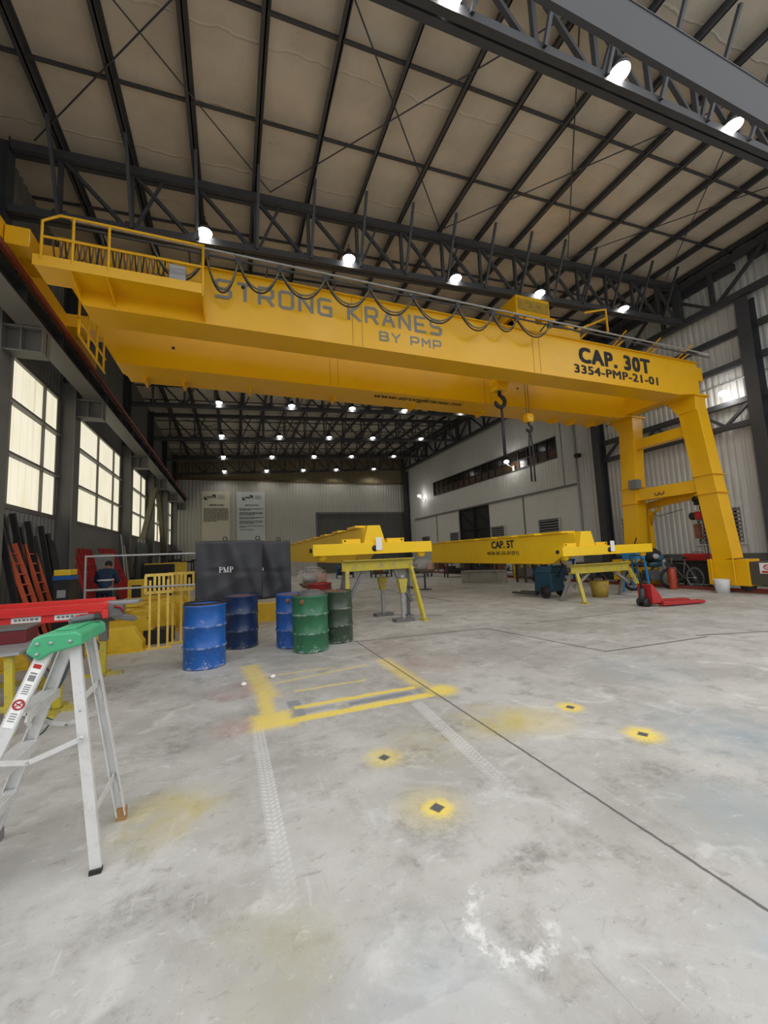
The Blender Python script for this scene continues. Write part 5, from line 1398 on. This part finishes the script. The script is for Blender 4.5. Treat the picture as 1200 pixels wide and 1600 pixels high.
def bicycle(lab, loc, rz):
    t = thing('bicycle', lab, 'bicycle', loc, rz, None)
    for x in (-.5, .52):
        m = MB(); wheel(m, (x, 0, .33), .315, .018, 'Y'); w0 = m.build('wheel', M('grey tyre', (.10, .10, .10), .6), t)
        m = MB(); m.torus((x, 0, .33), .295, .010, 'Y', 24, 6); m.lathe([(0, -.04), (.025, -.04), (.025, .04), (0, .04)], (x, 0, .33), 10, 'Y')
        for q in range(14):
            a = 2 * PI * q / 14; m.tube((x, 0, .33), (x + .29 * math.cos(a), 0, .33 + .29 * math.sin(a)), .003, 4)
        m.build('spokes', galv, w0)
    MB().path([(-.5, 0, .33), (-.18, 0, .82)], .014).path([(-.5, 0, .33), (-.05, 0, .30), (.36, 0, .78), (-.15, 0, .76)], .016).path([(-.05, 0, .30), (-.2, 0, .92)], .016).path([(.52, 0, .33), (.36, 0, .78), (.32, 0, .96)], .016).build('frame', M('grey bicycle enamel', (.16, .17, .18), .4), t)
    MB().path([(.3, -.28, 1.0), (.34, -.05, .97), (.34, .05, .97), (.3, .28, 1.0)], .012).build('handlebar', blackp, t)
    MB().blob((-.2, 0, .95), .13, .07, .035).build('saddle', black, t)
    MB().torus((-.05, 0, .30), .09, .01, 'Y').path([(-.05, .05, .30), (.05, .08, .16), (.05, .14, .16)], .009).build('crank', steel, t)
bicycle('grey bicycle with bare spoked wheels standing end-on beside the motorcycle', (13.7, 8.95, 0), 1.3)
t = thing('fire_extinguisher', 'red gas bottle standing between the motorcycle and the bicycle', 'cylinder', (12.95, 8.75, 0))
MB().lathe([(0, 0), (.11, 0), (.115, .03), (.115, .55), (.08, .64), (.03, .68), (0, .68)], n=18).build('body', M('orange red enamel', (.40, .055, .02), .45), t); MB().tube((0, 0, .68), (0, 0, .76), .025).beam((-.02, 0, .76), (.1, 0, .79), .02, .02).build('valve', blackp, t)
t = thing('parts_bin', 'pale grey plastic bin behind the bicycle wheels', 'bin', (13.9, 9.55, 0))
MB().lathe([(0, 0), (.22, 0), (.27, .62), (.25, .62), (.2, .03), (0, .03)], n=16).build('body', M('pale grey plastic', (.30, .31, .31), .6), t); MB().torus((0, 0, .62), .262, .014, 'Z', 24, 6).build('rim', galv, t)

t = thing('tool_cabinet', 'black steel tool cabinet by the right wall under a red box', 'cabinet', (14.35, 8.9, 0))
MB().box(-.3, .3, -.62, .62, .1, .80).build('body', blackp, t, bevel=.01)
MB().box(-.34, .34, -.68, .68, .80, .84).build('top', black, t, bevel=.008)
for y in (-.3, .3): 
    d_ = MB().box(-.315, -.30, y - .29, y + .29, .13, .77).build('door', blackp, t, bevel=.004)
    MB().tube((-.325, y * .2, .4), (-.325, y * .2, .5), .008, 6).build('handle', galv, d_)
for x in (-.24, .24):
    for y in (-.52, .52): MB().lathe([(0, -.02), (.05, -.02), (.05, .02), (0, .02)], (x, y, .05), 12, 'Y').build('caster', black, t)
t = thing('red_toolbox', 'dark red metal toolbox sitting on the black cabinet', 'toolbox', (14.3, 8.75, .841))
MB().box(-.18, .18, -.38, .38, 0, .16).build('body', red, t, bevel=.01); MB().prism([(-.18, .16), (.18, .16), (.12, .22), (-.12, .22)], -.38, .38, 'Y').build('lid', red, t); MB().path([(0, -.14, .22), (0, -.12, .27), (0, .12, .27), (0, .14, .22)], .01).build('handle', steel, t)
t = thing('white_bucket', 'white plastic bucket hanging at the foot of the front gantry leg', 'bucket', (12.82, 7.32, 0))
MB().lathe([(0, .0), (.15, .0), (.175, .38), (.18, .38), (.18, .34), (.155, .02), (0, .02)], n=24).build('body', M('white plastic', (.75, .76, .78), .45), t, label='white bucket wall'); MB().torus((0, 0, .37), .178, .01, 'Z', 24, 6).build('rim', white, t)
tag(MB().path([(13.9, 7.6, .02), (14.4, 6.6, .02), (14.7, 5.4, .02), (14.5, 4.0, .02)], .02).build('red_hose', red), 'red hose lying along the floor rail at the right', 'hose')

# pale steel beam on the floor and scattered stock under the girders
t = thing('concrete_beam', 'pale stained rectangular beam lying on the floor behind the girders', 'beam', (10.6, 15.5, 0), -.86)
MB().box(-1.0, 1.0, -.16, .16, .05, .50).build('web_box', concrete, t, bevel=.01); MB().box(-1.0, 1.0, -.22, .22, 0, .05).box(-1.0, 1.0, -.22, .22, .50, .55).build('flange', concrete, t)
MB().box(.6, .62, -.2, .2, .05, .5).box(-.62, -.6, -.2, .2, .05, .5).build('stiffener', concrete, t)
stock = [(12.2, 17.8, 1.3, .9, blackp, 'black'), (13.4, 16.0, 1.1, 1.0, new_yellow_dull, 'yellow'), (13.9, 14.2, .9, .9, blue, 'blue'), (11.9, 20.2, 1.2, .85, M('dark red enamel', (.14, .02, .02), .5), 'dark red'), (10.8, 22.5, 1.4, .8, steel, 'grey'), (9.0, 24.5, 1.3, .8, teal, 'teal'), (7.0, 26.0, 1.2, .8, blue, 'deep blue'), (13.6, 12.4, .8, .8, steel, 'slate'), (5.3, 28.0, 1.4, .7, black, 'jet black'), (14.2, 11.2, .6, 1.0, teal, 'small teal'), (14.5, 16.6, 1.0, 1.0, blackp, 'charcoal'), (14.4, 19.2, 1.3, 1.05, rust, 'rust brown'), (14.3, 22.4, 1.2, .95, olive, 'olive'), (12.2, 14.4, 1.0, .85, M('brown enamel', (.07, .045, .03), .6), 'brown'), (14.3, 26.0, 1.4, 1.0, mid_steel, 'pale steel')]
for k, (x, y, w_, h, m_, cn) in enumerate(stock):
    t = thing('work_bench', '%s bench with stacked parts in the background under the yellow girders' % cn, 'bench', (x, y, 0), .2 * (k % 3 - 1))
    MB().box(-w_ / 2, w_ / 2, -.35, .35, h - .08, h).build('top', m_, t)
    for sx in (-1, 1):
        for sy in (-1, 1): MB().beam((sx * (w_ / 2 - .06), sy * .28, 0), (sx * (w_ / 2 - .06), sy * .28, h - .08), .07, .07).build('leg', m_, t)
    MB().box(-w_ / 2 + .05, w_ / 2 - .05, -.3, .3, .2, .24).build('shelf', steel, t)
    MB().box(-w_ / 2 + .1, 0, -.2, .2, .24, .24 + h * .45).build('stored_box', (blackp, mid_steel, rust)[k % 3], t)
    MB().lathe([(0, -.2), (.13, -.2), (.13, .25), (0, .25)], (w_ * .2, 0, .38), 14, 'X').build('stored_motor', (steel, blue, galv)[k % 3], t)

# small litter on the painted floor
for (x, y), lab in (((.13, 5.27), 'crumpled white paper scrap on the floor left of the yellow lines'), ((.48, 5.42), 'round white scrap on the floor between the thin yellow lines')):
    o = MB().blob((0, 0, .022), .032, .028, .022, 14, 8, .18).build('paper_scrap', paper); o.location = (x, y, 0)
    tag(o, lab, 'litter')
